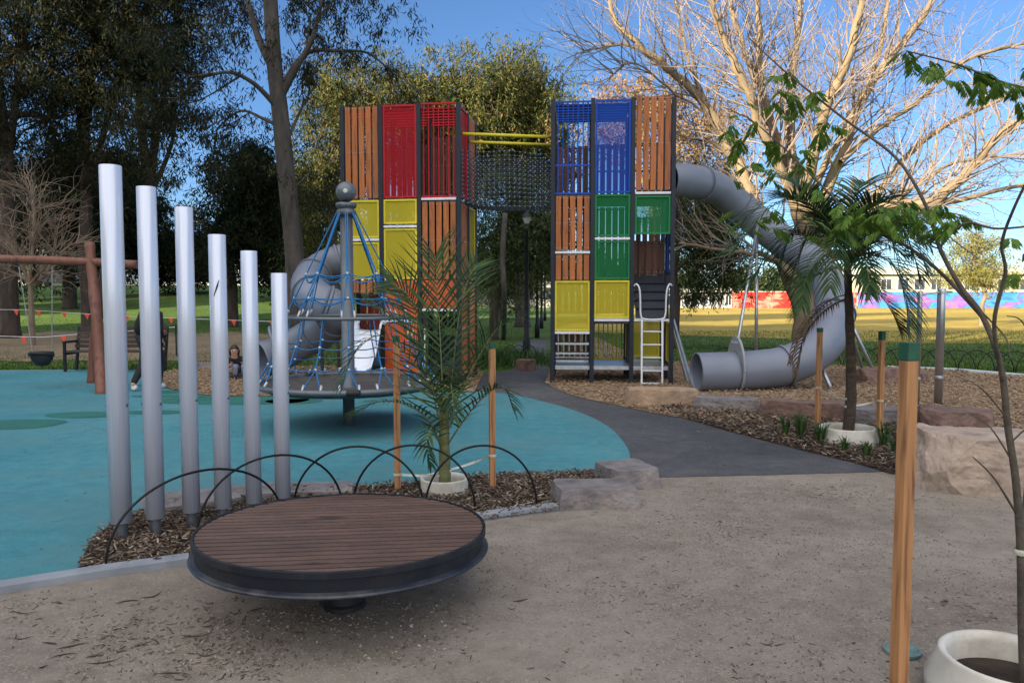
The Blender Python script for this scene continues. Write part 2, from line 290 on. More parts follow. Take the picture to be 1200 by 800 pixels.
class MB:
    """collects shapes in world coordinates; build() links them as one object (relative to its thing's base)"""
    def __init__(s): s.v = []; s.f = []; s.m = []; s.cur = 0
    def add(s, vs_, fs):
        o = len(s.v); s.v += [tuple(v) for v in vs_]
        for f in fs: s.f.append(tuple(i+o for i in f)); s.m.append(s.cur)
    def box(s, c, size, rot=None):
        c = Vector(c); hx, hy, hz = [k/2 for k in size]
        P = [Vector((x,y,z)) for x in (-hx,hx) for y in (-hy,hy) for z in (-hz,hz)]
        if rot is not None: P = [rot @ p for p in P]
        s.add([p+c for p in P], [(0,1,3,2),(4,6,7,5),(0,4,5,1),(2,3,7,6),(0,2,6,4),(1,5,7,3)])
    def beam(s, a, b, w, h, up=(0,0,1)):
        a, b = Vector(a), Vector(b); d = b-a; L = d.length; x = d.normalized(); up = Vector(up)
        if abs(x.dot(up)) > 0.99: up = Vector((0,1,0))
        y = up.cross(x).normalized(); z = x.cross(y)
        s.box((a+b)/2, (L, w, h), Matrix((x, y, z)).transposed())
    def tube(s, pts, rad, n=8, cap=True, closed=False):
        pts = [Vector(p) for p in pts]; k = len(pts)
        if not hasattr(rad, '__len__'): rad = [rad]*k
        vs_ = []; prev = None
        for i, p in enumerate(pts):
            if closed: t = pts[(i+1) % k]-pts[i-1]
            else: t = pts[min(i+1, k-1)]-pts[max(i-1, 0)]
            t = t.normalized() if t.length > 1e-9 else Vector((0,0,1))
            if prev is None:
                a = Vector((0,0,1)) if abs(t.z) < 0.9 else Vector((1,0,0)); u = t.cross(a).normalized()
            else:
                u = prev-t*prev.dot(t); u = u.normalized() if u.length > 1e-6 else t.orthogonal().normalized()
            prev = u; v = t.cross(u)
            for j in range(n):
                an = 2*math.pi*j/n; vs_.append(p+(u*math.cos(an)+v*math.sin(an))*rad[i])
        fs = []
        for i in range(k if closed else k-1):
            i2 = (i+1) % k
            for j in range(n):
                j2 = (j+1) % n; fs.append((i*n+j, i*n+j2, i2*n+j2, i2*n+j))
        if cap and not closed:
            fs.append(tuple(range(n-1,-1,-1))); fs.append(tuple(range((k-1)*n, k*n)))
        s.add(vs_, fs)
    def lathe(s, prof, n=32, c=(0,0,0), rot=None, caps=True):
        c = Vector(c); vs_ = []
        for r, z in prof:
            for j in range(n):
                a = 2*math.pi*j/n; p = Vector((r*math.cos(a), r*math.sin(a), z))
                if rot is not None: p = rot @ p
                vs_.append(p+c)
        fs = [(i*n+j, i*n+(j+1) % n, (i+1)*n+(j+1) % n, (i+1)*n+j) for i in range(len(prof)-1) for j in range(n)]
        if caps: fs.append(tuple(range(n-1,-1,-1))); fs.append(tuple(range((len(prof)-1)*n, len(prof)*n)))
        s.add(vs_, fs)
    def ball(s, c, r, n=10, sc=(1,1,1), rot=None):
        k = max(4, n//2+1); c = Vector(c); vs_ = []
        for i in range(1, k):
            th = math.pi*i/k
            for j in range(n):
                a = 2*math.pi*j/n; vs_.append(Vector((r*sc[0]*math.sin(th)*math.cos(a), r*sc[1]*math.sin(th)*math.sin(a), -r*sc[2]*math.cos(th))))
        vs_.append(Vector((0,0,-r*sc[2]))); vs_.append(Vector((0,0,r*sc[2])))
        if rot is not None: vs_ = [rot @ p for p in vs_]
        b, t = len(vs_)-2, len(vs_)-1
        fs = [(i*n+j, i*n+(j+1) % n, (i+1)*n+(j+1) % n, (i+1)*n+j) for i in range(k-2) for j in range(n)]
        fs += [(b, (j+1) % n, j) for j in range(n)]+[(t, (k-2)*n+j, (k-2)*n+(j+1) % n) for j in range(n)]
        s.add([p+c for p in vs_], fs)
    def poly(s, pts): s.add(pts, [tuple(range(len(pts)))])
    def slab(s, pts, z0, z1):
        n = len(pts); s.add([(p[0],p[1],z0) for p in pts]+[(p[0],p[1],z1) for p in pts], [tuple(range(n-1,-1,-1)), tuple(range(n,2*n))]+[(i,(i+1)%n,n+(i+1)%n,n+i) for i in range(n)])
    def build(s, name, mat, parent=None, smooth=False, bevel=0.0, local=False):
        off = Vector((0,0,0)) if local else root_loc(parent)
        me = bpy.data.meshes.new(name)
        me.from_pydata([(v[0]-off.x, v[1]-off.y, v[2]-off.z) for v in s.v], [], s.f)
        mats = mat if isinstance(mat, (list, tuple)) else [mat]
        for m in mats: me.materials.append(m)
        if len(mats) > 1: me.polygons.foreach_set('material_index', s.m)
        if smooth: me.polygons.foreach_set('use_smooth', [len(f) <= 4 for f in s.f])
        me.update()
        o = bpy.data.objects.new(name, me); C.objects.link(o); o.parent = parent
        if bevel:
            b = o.modifiers.new('bevel', 'BEVEL'); b.width = bevel; b.segments = 2; b.limit_method = 'ANGLE'; b.angle_limit = R(50)
        return o
def quads(name, V, F, mat, parent=None, local=False):
    """a big mesh from numpy arrays: V (n,3), F (m,4)"""
    off = Vector((0,0,0)) if local else root_loc(parent)
    V = np.asarray(V, dtype=np.float32)-np.array(off, dtype=np.float32); F = np.asarray(F, dtype=np.int32)
    me = bpy.data.meshes.new(name); me.vertices.add(len(V)); me.vertices.foreach_set('co', V.ravel())
    k = F.shape[1]; me.loops.add(F.size); me.loops.foreach_set('vertex_index', F.ravel())
    me.polygons.add(len(F)); me.polygons.foreach_set('loop_start', np.arange(0, F.size, k, dtype=np.int32))
    me.polygons.foreach_set('loop_total', np.full(len(F), k, dtype=np.int32))
    me.materials.append(mat); me.update(calc_edges=True)
    o = bpy.data.objects.new(name, me); C.objects.link(o); o.parent = parent
    return o
def leaf_quads(P, D, L, W, rng):
    """rhombic leaves: base P, direction D, length L, width W"""
    n = len(P); Rn = rng.normal(size=(n,3)); D = D/np.linalg.norm(D, axis=1, keepdims=True)
    S = np.cross(D, Rn); S /= np.linalg.norm(S, axis=1, keepdims=True)+1e-9
    L = L[:,None]; W = W[:,None]
    V = np.stack([P, P+D*L*0.45+S*W*0.5, P+D*L, P+D*L*0.45-S*W*0.5], axis=1).reshape(-1,3)
    return V, np.arange(4*n).reshape(-1,4)
def smooth_path(pts, k=6):
    pts = [Vector(p) for p in pts]; out = []
    for i in range(len(pts)-1):
        p0 = pts[max(i-1,0)]; p1 = pts[i]; p2 = pts[i+1]; p3 = pts[min(i+2,len(pts)-1)]
        for j in range(k):
            t = j/k; out.append(0.5*((2*p1)+(p2-p0)*t+(2*p0-5*p1+4*p2-p3)*t*t+(3*p1-p0-3*p2+p3)*t**3))
    out.append(pts[-1]); return out

# ================================================================ THE GROUND
def sm(t): t = max(0.0, min(1.0, t)); return t*t*(3-2*t)
def H(x, y):
    return 2.6*sm((y-27)/50)*sm((-x-1)/16)
def terrain():
    ax = [math.sinh(t*5.2)/math.sinh(5.2)*1500 for t in np.linspace(-1, 1, 181)]
    ay = [math.sinh(t*5.2)/math.sinh(5.2)*1500+20 for t in np.linspace(-1, 1, 181)]
    V = np.array([(x, y, H(x, y)) for y in ay for x in ax]); n = len(ax)
    F = np.array([(j*n+i, j*n+i+1, (j+1)*n+i+1, (j+1)*n+i) for j in range(n-1) for i in range(n-1)])
    o = quads('lawn', V, F, M['lawn']); tag(o, kind='structure')
terrain()
def sheet(name, pts, z, mat):
    b = MB(); b.poly([(p[0], p[1], z) for p in pts]); o = b.build(name, mat)
    if o.data.polygons[0].normal.z < 0: o.data.flip_normals()
    return tag(o, kind='structure')
def px_pts(L): return [gp(x, y) for x, y in L]
def smooth_closed(pts, k=5):
    n = len(pts); out = []
    for i in range(n):
        p0, p1, p2, p3 = pts[i-1], pts[i], pts[(i+1) % n], pts[(i+2) % n]
        for j in range(k):
            t = j/k; out.append(0.5*((2*p1)+(p2-p0)*t+(2*p0-5*p1+4*p2-p3)*t*t+(p3-p0+3*p1-3*p2)*t**3))
    return out
# playing field beyond (dry grass) on the right
fp = [Vector((2, 36, 0)), Vector((14, 27, 0)), Vector((40, 24, 0)), Vector((90, 40, 0)), Vector((120, 94.5, 0)), Vector((60, 94.5, 0)), Vector((14, 94.5, 0)), Vector((6, 60, 0))]
sheet('playing_field', fp, 0.004, M['field'])
# foreground granite
sheet('gravel_ground', [Vector((-9,-9,0)), Vector((14,-9,0)), Vector((14,6.5,0)), gp(1200,560), gp(1060,548), gp(765,553), gp(600,605), gp(0,690), Vector((-9,4.2,0))], 0.004, M['dirt'])
# teal rubber
te = [gp(-420,700), gp(0,689), gp(90,672)] + smooth_path([gp(96,664), gp(104,640), gp(125,622), gp(170,600), gp(260,580), gp(330,575), gp(400,574), gp(480,568), gp(560,559), gp(640,557), gp(700,556), gp(738,553), gp(739,540), gp(733,522), gp(712,500), gp(680,484), gp(640,472), gp(600,463), gp(556,459)], 4) + [gp(470,459), gp(380,461), gp(300,465), gp(240,463), gp(200,456), gp(178,449), gp(172,441), gp(190,434), gp(120,433), gp(0,434), gp(-300,436)]
sheet('rubber_surface', te, 0.012, M['teal'])
for (x, y, rx, ry) in ((18,498,0.62,0.42), (100,487,0.55,0.30), (275,470,1.25,0.50), (345,471,0.45,0.3), (203,460,0.35,0.25), (190,452,0.5,0.16), (206,465,0.7,0.2), (182,484,0.45,0.2)):
    c = gp(x, y); rr = random.Random(x)
    o = sheet('rubber_patch', [Vector((c.x+rx*math.cos(a)*(1+.06*math.sin(3*a+x)), c.y+ry*math.sin(a)*(1+.05*math.cos(2*a)), 0)) for a in np.linspace(0, 2*math.pi, 28, endpoint=False)], 0.016, M['patch'])
# asphalt path
asp = [gp(1044,553), gp(900,557), gp(766,560), gp(748,558)] + smooth_path([gp(720,556), gp(715,530), gp(695,503), gp(662,487), gp(620,475), gp(585,466), gp(560,457), gp(548,450), gp(560,440), gp(585,436), gp(600,433), gp(608,424), gp(600,414), gp(604,405), gp(616,398)], 4) + smooth_path([gp(642,399), gp(640,412), gp(640,428), gp(648,448), gp(668,461), gp(720,473), gp(790,487), gp(860,505), gp(950,528), gp(1044,551)], 4)
sheet('asphalt_path', asp, 0.008, M['asphalt'])
# a second path leading off behind the right tower
sheet('footpath', [gp(655,424), gp(735,424), gp(752,421), gp(690,391), gp(676,391)], 0.010, M['earth'])
# wood chip fall zones
chipR = smooth_path([gp(640,450), gp(668,463), gp(720,475), gp(790,489), gp(850,495), gp(940,505), gp(1060,512)], 3)+[gp(1200,520), gp(1420,520), gp(1420,452), gp(1200,442), gp(1060,432), gp(930,428), gp(820,425), gp(700,427), gp(645,434)]
sheet('wood_chip_bed', chipR, 0.016, M['chips'])
chipL = [gp(178,450), gp(200,457), gp(240,464), gp(300,466), gp(380,462), gp(470,460), gp(556,460), gp(566,440), gp(560,432), gp(400,430), gp(262,431), gp(205,434), gp(186,440)]
sheet('wood_chip_bed', chipL, 0.024, M['chips'])
# planting beds
bedL = smooth_path([gp(93,669), gp(104,640), gp(125,622), gp(170,600), gp(260,580), gp(330,575), gp(400,574), gp(480,568), gp(560,559), gp(640,557), gp(700,555), gp(716,562)], 3)+[gp(700,592), gp(650,600), gp(572,610), gp(400,634), gp(222,660), gp(150,668)]
sheet('planting_bed', bedL, 0.016, M['mulch_base'])
bedR = [gp(770,481), gp(850,505), gp(900,518), gp(950,531), gp(1000,543), gp(1044,556), gp(1060,557), gp(1100,552), gp(1085,530), gp(1080,505), gp(1000,495), gp(900,482), gp(840,470)]
sheet('planting_bed', bedR, 0.012, M['mulch_base'])
# bare earth strips on the left lawn
def strip(px0, px1, y0, y1, name, mat, dz):
    b = MB(); n = 24; top = []; bot = []
    for i in range(n+1):
        x = px0+(px1-px0)*i/n
        for lst, yy in ((bot, y0), (top, y1)):
            p = gp(x, yy+1.2*math.sin(i*1.3+yy)); lst.append((p.x, p.y, H(p.x, p.y)+dz))
    b.add(bot+top, [(i, i+1, n+1+i+1, n+1+i) for i in range(n)]); tag(b.build(name, mat), kind='structure')
strip(-160, 330, 423, 392, 'worn_ground', M['earth'], 0.012)

# kerb along the bed: one straight edging strip in three runs
def kerb(name, pts, wd, h, mat, label, z=0.0):
    t = tag(MB.build(_ribbon(pts, wd, h, z), name, mat, bevel=0.004), kind='structure'); return t
def _ribbon(pts, wd, h, z=0.0):
    b = MB(); n = len(pts); L = []; Rr = []
    for i, p in enumerate(pts):
        d = (pts[min(i+1,n-1)]-pts[max(i-1,0)]); d.z = 0; d.normalize(); q = Vector((-d.y, d.x, 0))*wd/2; L.append(p+q); Rr.append(p-q)
    vs_ = [(p.x,p.y,z+h) for p in L]+[(p.x,p.y,z+h) for p in Rr]+[(p.x,p.y,z-0.02) for p in L]+[(p.x,p.y,z-0.02) for p in Rr]
    fs = []
    for i in range(n-1): fs += [(i, n+i, n+i+1, i+1), (i, i+1, 2*n+i+1, 2*n+i), (n+i, 3*n+i, 3*n+i+1, n+i+1)]
    fs += [(0, 2*n, 3*n, n), (n-1, 2*n-1, 4*n-1, 3*n-1)]
    b.add(vs_, fs); return b
kerb('kerb', [gp(-420,712), gp(0,693), gp(110,675), gp(222,659)], 0.12, 0.05, M['kerb'], '')
kerb('kerb', [gp(226,658), gp(400,634), gp(572,607), gp(652,597)], 0.10, 0.05, M['kerb'], '')
kerb('kerb', [gp(1040,431), gp(1120,434), gp(1200,441), gp(1420,455)], 0.10, 0.05, M['white_bar'], '')
kerb('kerb', [gp(1105,566), gp(1160,573), gp(1230,588)], 0.14, 0.02, M['kerb'], '')

# ================================================================ MULCH, CHIPS, LITTER, GRASS (uncountable)
def inside(poly, x, y):
    c = False; n = len(poly)
    for i in range(n):
        a, b = poly[i], poly[i-1]
        if (a.y > y) != (b.y > y) and x < (b.x-a.x)*(y-a.y)/(b.y-a.y)+a.x: c = not c
    return c
def sample_in(poly, n, rg):
    xs = [p.x for p in poly]; ys = [p.y for p in poly]; out = []
    while len(out) < n:
        x = rg.uniform(min(xs), max(xs)); y = rg.uniform(min(ys), max(ys))
        if inside(poly, x, y): out.append((x, y))
    return np.array(out)
def chip_mesh(name, P, z0, L, W, seed, mat, tilt=0.35, spread=0.03):
    rg = np.random.default_rng(seed); n = len(P); a = rg.uniform(0, 2*math.pi, n)
    D = np.stack([np.cos(a), np.sin(a), rg.normal(0, tilt, n)], 1); D /= np.linalg.norm(D, axis=1, keepdims=True)
    S = np.stack([-np.sin(a), np.cos(a), rg.normal(0, tilt, n)], 1); S /= np.linalg.norm(S, axis=1, keepdims=True)
    N = np.cross(D, S); l = (rg.uniform(0.4, 1, n)**1.5*L)[:,None]/2; w_ = (rg.uniform(0.4, 1, n)*W)[:,None]/2; h = w_*0.35
    c = np.stack([P[:,0], P[:,1], z0+np.abs(rg.normal(0, spread, n))], 1)
    V = np.stack([c-D*l-S*w_-N*h, c+D*l-S*w_*.6-N*h, c+D*l+S*w_*.6-N*h, c-D*l+S*w_-N*h, c-D*l*.9-S*w_*.7+N*h, c+D*l*.9-S*w_*.5+N*h, c+D*l*.9+S*w_*.5+N*h, c-D*l*.9+S*w_*.7+N*h], 1).reshape(-1,3)
    f = np.array([(0,3,2,1),(4,5,6,7),(0,1,5,4),(1,2,6,5),(2,3,7,6),(3,0,4,7)])
    F = (f[None]+8*np.arange(n)[:,None,None]).reshape(-1,4)
    return tag(quads(name, V, F, mat), kind='stuff')
rg = random.Random(4)
o = chip_mesh('bark_mulch', sample_in(bedL, 11000, rg), 0.024, 0.085, 0.018, 1, M['litter'], spread=0.016)
o = chip_mesh('bark_mulch', sample_in(bedR, 7000, rg), 0.02, 0.09, 0.022, 2, M['litter'])
near = [p for p in chipR if p.x < 9]
o = chip_mesh('wood_chips', sample_in(chipR, 16000, rg), 0.03, 0.08, 0.035, 3, M['chip_bits'], spread=0.015)
o = chip_mesh('wood_chips', sample_in(chipL, 5000, rg), 0.03, 0.08, 0.035, 5, M['chip_bits'], spread=0.015)
# litter and pebbles on the granite
gr = [Vector((-4.2,2.2,0)), Vector((5.6,2.2,0)), Vector((5.8,6.2,0)), gp(1040,560), gp(766,566), gp(650,604), gp(222,668), gp(0,702), Vector((-4.2,4.2,0))]
def clustered(poly, n, k, s, rg):
    cs = sample_in(poly, k, rg); out = []
    while len(out) < n:
        c = cs[rg.randrange(k)]; x = rg.gauss(c[0], s); y = rg.gauss(c[1], s)
        if inside(poly, x, y): out.append((x, y))
    return np.array(out)
o = chip_mesh('leaf_litter', np.concatenate([sample_in(gr, 900, rg), clustered(gr, 1500, 22, 0.22, rg), clustered([gp(0,700),gp(330,700),gp(330,798),gp(0,798)], 500, 8, 0.16, rg)]), 0.006, 0.04, 0.007, 7, M['litter'], tilt=0.12, spread=0.003)
o = chip_mesh('gravel_stones', np.concatenate([sample_in(gr, 9000, rg), clustered(gr, 7000, 40, 0.3, rg)]), 0.004, 0.013, 0.009, 8, M['pebble'], tilt=0.4, spread=0.002)
o = chip_mesh('gravel_stones', clustered([gp(380,705), gp(560,705), gp(560,780), gp(200,790), gp(260,720)], 900, 14, 0.22, rg), 0.005, 0.024, 0.016, 9, M['pebble'], tilt=0.4, spread=0.003)
o = chip_mesh('leaf_litter', np.concatenate([sample_in(te, 260, rg), clustered(te, 160, 12, .2, rg)]), 0.014, 0.05, 0.008, 17, M['litter'], tilt=0.1, spread=0.001)
o = chip_mesh('leaf_litter', sample_in(asp, 160, rg), 0.010, 0.05, 0.009, 18, M['litter'], tilt=0.1, spread=0.001)
# long curled gum leaves and bark strips lying lower left
b = MB()
for (x, y) in [(25,750),(60,755),(75,768),(110,770),(140,765),(165,757),(195,795),(205,790),(210,798),(50,783),(85,758),(120,778),(230,747),(245,735),(180,700),(150,705),(70,708),(25,720),(140,738),(240,770),(70,612),(160,585),(40,560),(110,590),(230,555),(420,520),(600,500),(650,520),(300,520),(300,715),(900,757),(912,757),(350,742),(590,700),(610,705),(600,715),(700,678),(1110,706),(1000,755),(80,640)]:
    c = gp(x, y); a = rg.uniform(-0.3, 0.9); L = rg.uniform(0.03, 0.17)*(1.0 if x < 320 else .6); k = rg.uniform(-0.7, 0.7)
    pts = []
    for i in range(7):
        t = i/6-0.5; pts.append(c+Vector((math.cos(a)*t*L-math.sin(a)*k*t*t*L*2, math.sin(a)*t*L+math.cos(a)*k*t*t*L*2, 0.008+0.01*abs(t))))
    s_ = rg.uniform(.4,1.0); b.tube(pts, [q*s_ for q in (0.001,0.003,0.0045,0.005,0.004,0.003,0.001)], 5)
tag(b.build('fallen_twigs', M['bark_dark']), kind='stuff')

def blades(name, P, h, wd, mat, seed, lean=0.35, per=1):
    g = np.random.default_rng(seed); n = len(P); a = g.uniform(0, 2*math.pi, n); hh = h*g.uniform(0.5, 1.1, n)
    base = np.stack([P[:,0], P[:,1], P[:,2]], 1); S = np.stack([np.cos(a), np.sin(a), np.zeros(n)], 1)*wd/2
    tip = base+np.stack([g.normal(0, lean, n)*hh, g.normal(0, lean, n)*hh, hh], 1)
    V = np.stack([base-S, base+S, tip], 1).reshape(-1,3)
    return tag(quads(name, V, np.arange(3*n).reshape(-1,3), mat), kind='stuff')
def lawn_pts(n, x0, x1, y0, y1, g, ok):
    out = []
    while len(out) < n:
        y = y0+(y1-y0)*g.random()**1.5; x = g.uniform(x0, x1)*y
        if ok(x, y): out.append((x, y, H(x, y)))
    return np.array(out)
g = random.Random(9)
blades('grass', lawn_pts(30000, -0.75, 0.03, 17.3, 40, g, lambda x, y: not inside(te, x, y) and not inside(chipL, x, y) and not inside(asp, x, y)), 0.07, 0.022, M['grass_blade'], 1)
blades('grass', lawn_pts(30000, 0.05, 0.8, 16.8, 36, g, lambda x, y: not inside(chipR, x, y) and not inside(asp, x, y)), 0.07, 0.022, M['grass_blade'], 2)
# rough planting by the path behind the palm
q = gp(600,430); blades('ground_cover', np.array([(g.gauss(q.x-0.3, 0.75), g.gauss(q.y+1.0, 0.55), 0) for _ in range(1800)]), 0.42, 0.03, M['strap_leaf'], 3)

# ================================================================ STONES
def stone(name, c, size, seed, mat, label, group=None, rz=0.0, amp=0.07, flat=0.3, cat='stone', taper=0.92):
    bm = bmesh.new(); bmesh.ops.create_cube(bm, size=1.0); sz = Vector(size); q = random.Random(seed)
    nc = 20 if cat != 'stone' else 9
    for v in bm.verts: k = taper if v.co.z > 0 else 1.0; v.co = Vector((v.co.x*sz.x*k, v.co.y*sz.y*k, (v.co.z+.5)*sz.z))
    for _ in range(nc):       # split faces: cleave corners and edges with random planes
        n_ = Vector((q.choice((-1,1))*q.uniform(.3,1), q.choice((-1,1))*q.uniform(.3,1), q.uniform(-.25,.9))).normalized()
        sup = max((v.co-Vector((0,0,sz.z/2))).dot(n_) for v in bm.verts); co = Vector((0,0,sz.z/2))+n_*sup*q.uniform(.86 if nc > 9 else .93,.98)
        bmesh.ops.bisect_plane(bm, geom=bm.verts[:]+bm.edges[:]+bm.faces[:], plane_co=co, plane_no=n_, clear_outer=True)
        bmesh.ops.holes_fill(bm, edges=[e for e in bm.edges if e.is_boundary])
    bmesh.ops.triangulate(bm, faces=bm.faces[:])
    for _ in range(4):
        bmesh.ops.subdivide_edges(bm, edges=[e for e in bm.edges if e.calc_length() > 0.055], cuts=1); bmesh.ops.triangulate(bm, faces=bm.faces[:])
    for v in bm.verts:
        s = v.co*2.2+Vector((seed*7.1, seed*3.3, seed)); d = mnoise.noise_vector(s)*amp*.55+mnoise.noise_vector(s*3.3)*amp*.25+mnoise.noise_vector(s*11)*amp*.12
        d.z *= flat+.2; v.co = v.co+d
    me = bpy.data.meshes.new(name); bm.to_mesh(me); bm.free(); me.materials.append(mat); 
    o = bpy.data.objects.new(name, me); C.objects.link(o); o.location = (c[0], c[1], (c[2] if len(c) > 2 else 0)-0.03); o.rotation_euler = (0,0,rz)
    return tag(o, label, cat, group)
G = 'stones edging the beds'
stone('stone_block', (0.66,6.18), (0.66,0.42,0.19), 1, M['rock_purple'], 'grey-purple quarried block beside the palm bed, nearest the camera', G, rz=0.12, amp=0.05)
stone('stone_block', (1.04,6.85), (0.46,0.50,0.20), 2, M['rock_purple'], 'grey stone block tucked behind the nearer block where the asphalt starts', G, rz=0.3, amp=0.05)
stone('sandstone_block', (2.30,11.75), (1.12,0.6,0.28), 3, M['rock_tan'], 'tan sandstone block below the ladder of the blue and green tower', G, rz=-0.06, amp=0.045, flat=0.6)
stone('stone_log', (3.15,11.2), (0.95,0.45,0.22), 4, M['rock_purple'], 'low pinkish edging stone next to the tan block, in front of the tube mouth', G, rz=-0.35, amp=0.06)
stone('stone_log', (4.0,10.5), (1.2,0.45,0.27), 5, M['rock_brown'], 'brown edging stone behind the strappy plants', G, rz=-0.3, amp=0.06)
stone('stone_log', (5.0,9.95), (1.2,0.45,0.25), 6, M['rock_purple'], 'purple edging stone behind the right palm ring', G, rz=-0.2, amp=0.06)
stone('boulder', (4.42,6.75), (1.75,0.80,0.50), 7, M['rock_cream'], 'large cream and brown boulder with a flat white top at the right edge', G, rz=-0.10, amp=0.10, flat=0.5, taper=0.85, cat='boulder')
stone('boulder', (5.15,8.9), (0.86,0.6,0.40), 8, M['rock_brown'], 'smaller flat-topped boulder behind the large cream one, by the steel post', G, rz=0.1, amp=0.07, flat=0.4, cat='boulder')
stone('boulder', (7.0,14.7), (0.7,0.5,0.32), 9, M['rock_brown'], 'brown rock on the chips beyond the right palm stake', G, rz=0.4, amp=0.1, cat='rock')
stone('boulder', (7.9,14.9), (0.5,0.4,0.22), 10, M['rock_brown'], 'small low rock to the right of the brown rock beyond the stakes', G, rz=0.9, amp=0.1, cat='rock')
stone('boulder', gp(616,434), (0.42,0.35,0.28), 11, M['rock_brown'], 'reddish rock at the foot of the nearest lamp post', G, rz=0.4, amp=0.08, cat='rock')
stone('edging_stone', gp(225,592), (0.75,0.5,0.10), 12, M['rock_purple'], 'flat pink stone set behind the second and third chimes', G, rz=0.5, amp=0.05)
stone('edging_stone', gp(295,582), (0.7,0.42,0.10), 13, M['rock_purple'], 'flat pink stone set behind the fifth chime', G, rz=0.2, amp=0.05)
stone('edging_stone', gp(368,578), (0.75,0.35,0.09), 14, M['rock_purple'], 'flat grey stone behind the deck between the chimes and the left stake', G, rz=0.05, amp=0.05)
stone('edging_stone', gp(237,432), (0.8,0.4,0.18), 15, M['rock_purple'], 'low grey stone at the back of the left chip bed, behind the third chime', G, rz=0.1, amp=0.06)
stone('edging_stone', gp(275,442), (0.7,0.4,0.16), 16, M['rock_brown'], 'brown rock on the chips in front of the crouching child', G, rz=0.1, amp=0.06)

# ================================================================ SPINNING DECK
def deck():
    c = Vector((-0.935, 4.20, 0.415)); r0 = 0.785; rot = Matrix.Rotation(R(0.6), 3, 'Y') @ Matrix.Rotation(R(-1.8), 3, 'X')
    t = thing('round_deck', 'low round spinning deck of dark timber boards on a central foot, on the gravel', 'spinner', (c.x, c.y, 0))
    b = MB(); ang = R(9); bw = 0.068; n = int(r0/bw)+1; Rz = Matrix.Rotation(ang, 3, 'Z')
    for i in range(-n, n+1):
        y = i*bw; y0, y1 = y-0.0225, y+0.0225; ri = r0-0.014
        if max(abs(y0), abs(y1)) >= ri: continue
        a0, a1 = math.sqrt(ri*ri-y0*y0), math.sqrt(ri*ri-y1*y1)
        P = [Vector((-a0,y0,0)), Vector((a0,y0,0)), Vector((a1,y1,0)), Vector((-a1,y1,0))]
        Q = [p+Vector((0,0,0.0)) for p in P]+[p-Vector((0,0,0.03)) for p in P]
        b.add([rot @ (Rz @ p)+c for p in Q], [(0,1,2,3),(7,6,5,4),(0,4,5,1),(1,5,6,2),(2,6,7,3),(3,7,4,0)])
    bo = b.build('deck_boards', M['disc_wood'], t, bevel=0.0015)
    # the tray under the boards
    b = MB(); b.lathe([(0.0,-0.05),(r0-0.011,-0.05),(r0-0.011,0.004),(r0,0.006),(r0+0.003,0.0),(r0+0.003,-0.030),(r0-0.012,-0.034),(r0-0.014,-0.100),(0.25,-0.115),(0.0,-0.115)], 96, c, rot, caps=False)
    b.build('rim', M['dark_metal'], t, smooth=False)
    b = MB(); b.lathe([(r0-0.013,-0.096),(r0+0.004,-0.103),(r0+0.016,-0.106),(r0+0.019,-0.113),(r0+0.014,-0.120),(r0-0.03,-0.122),(r0-0.05,-0.110)], 96, c, rot, caps=False)
    b.build('lower_ring', M['flange'], t, smooth=True)
    b = MB(); b.lathe([(0.0,0.005),(0.115,0.005),(0.115,0.03),(0.10,0.04),(0.10,0.285),(0,0.285)], 28, (c.x+.02, c.y-.10, 0), caps=False); b.build('pedestal', M['rubber_black'], t, smooth=False)
deck()

# ================================================================ CHIMES
CH = [((126,194),(143,635),26,611), ((171,219),(183,631),23,606), ((213,243),(225,622),21.5,599), ((251,275),(262,616),21,594), ((289,294),(298,609),20,588), ((326,320),(332,603),19.5,582)]
names = ['tallest silver chime tube, leftmost of the row, scratched near nothing', '', '', '', '', '']
CL = ['tallest silver chime tube, at the left end of the row of six', 'second tallest silver chime tube, a walker half hidden behind it', 'third silver chime tube from the left, standing on a dark stub in mulch', 'fourth silver chime tube, with a short black scratch near its top', 'fifth silver chime tube, just left of the shortest one', 'shortest silver chime tube, at the right end of the row beside the net climber']
for i, ((tx, ty), (bx, by), wpx, ly) in enumerate(CH):
    p = gp(bx, by); Y = p.y; zt = at(bx, ty, Y).z; zb = at(bx, ly, Y).z; r = wpx*Y/900/2*.93
    t = thing('chime_tube', CL[i], 'chime', (p.x, p.y, 0), 'row of tubular chimes')
    b = MB(); b.lathe([(r*.93,zb+0.0),(r,zb),(r,zt-0.003),(r-0.003,zt),(r*0.90,zt),(r*.90,zt-0.4)], 40, (p.x,p.y,0), caps=False); b.build('tube', M['steel_tube'], t, smooth=True)
    b = MB(); b.lathe([(0,zt-0.03),(r*.9,zt-0.03)], 24, (p.x,p.y,0), caps=False); b.build('end_cap', M['stub'], t)
    b = MB(); b.lathe([(0,-0.05),(r*.58,-0.05),(r*.58,zb+0.10),(0,zb+0.10)], 20, (p.x,p.y,0), caps=False); b.build('stub', M['stub'], t, smooth=False)
    for zz, sgn in ((0.95,-1),(0.95,1)):
        b = MB(); b.lathe([(0.010,-0.004),(0.010,0.006),(0.0,0.009)], 8, (p.x+sgn*r*0.97, p.y-r*0.2, zz), Matrix.Rotation(R(90*sgn), 3, 'Y')); b.build('bolt', M['stub'], t)
    if i == 3:
        a = at(252,337,Y-r-0.003); c2 = at(255,345,Y-r-0.003); b = MB(); b.tube([at(256.5,328,Y-r-0.001), at(254.5,335,Y-r-.004), at(250.5,347,Y-r-.002)], [0.002,0.006,0.002], 6); b.build('scratch', M['rubber_black'], t)

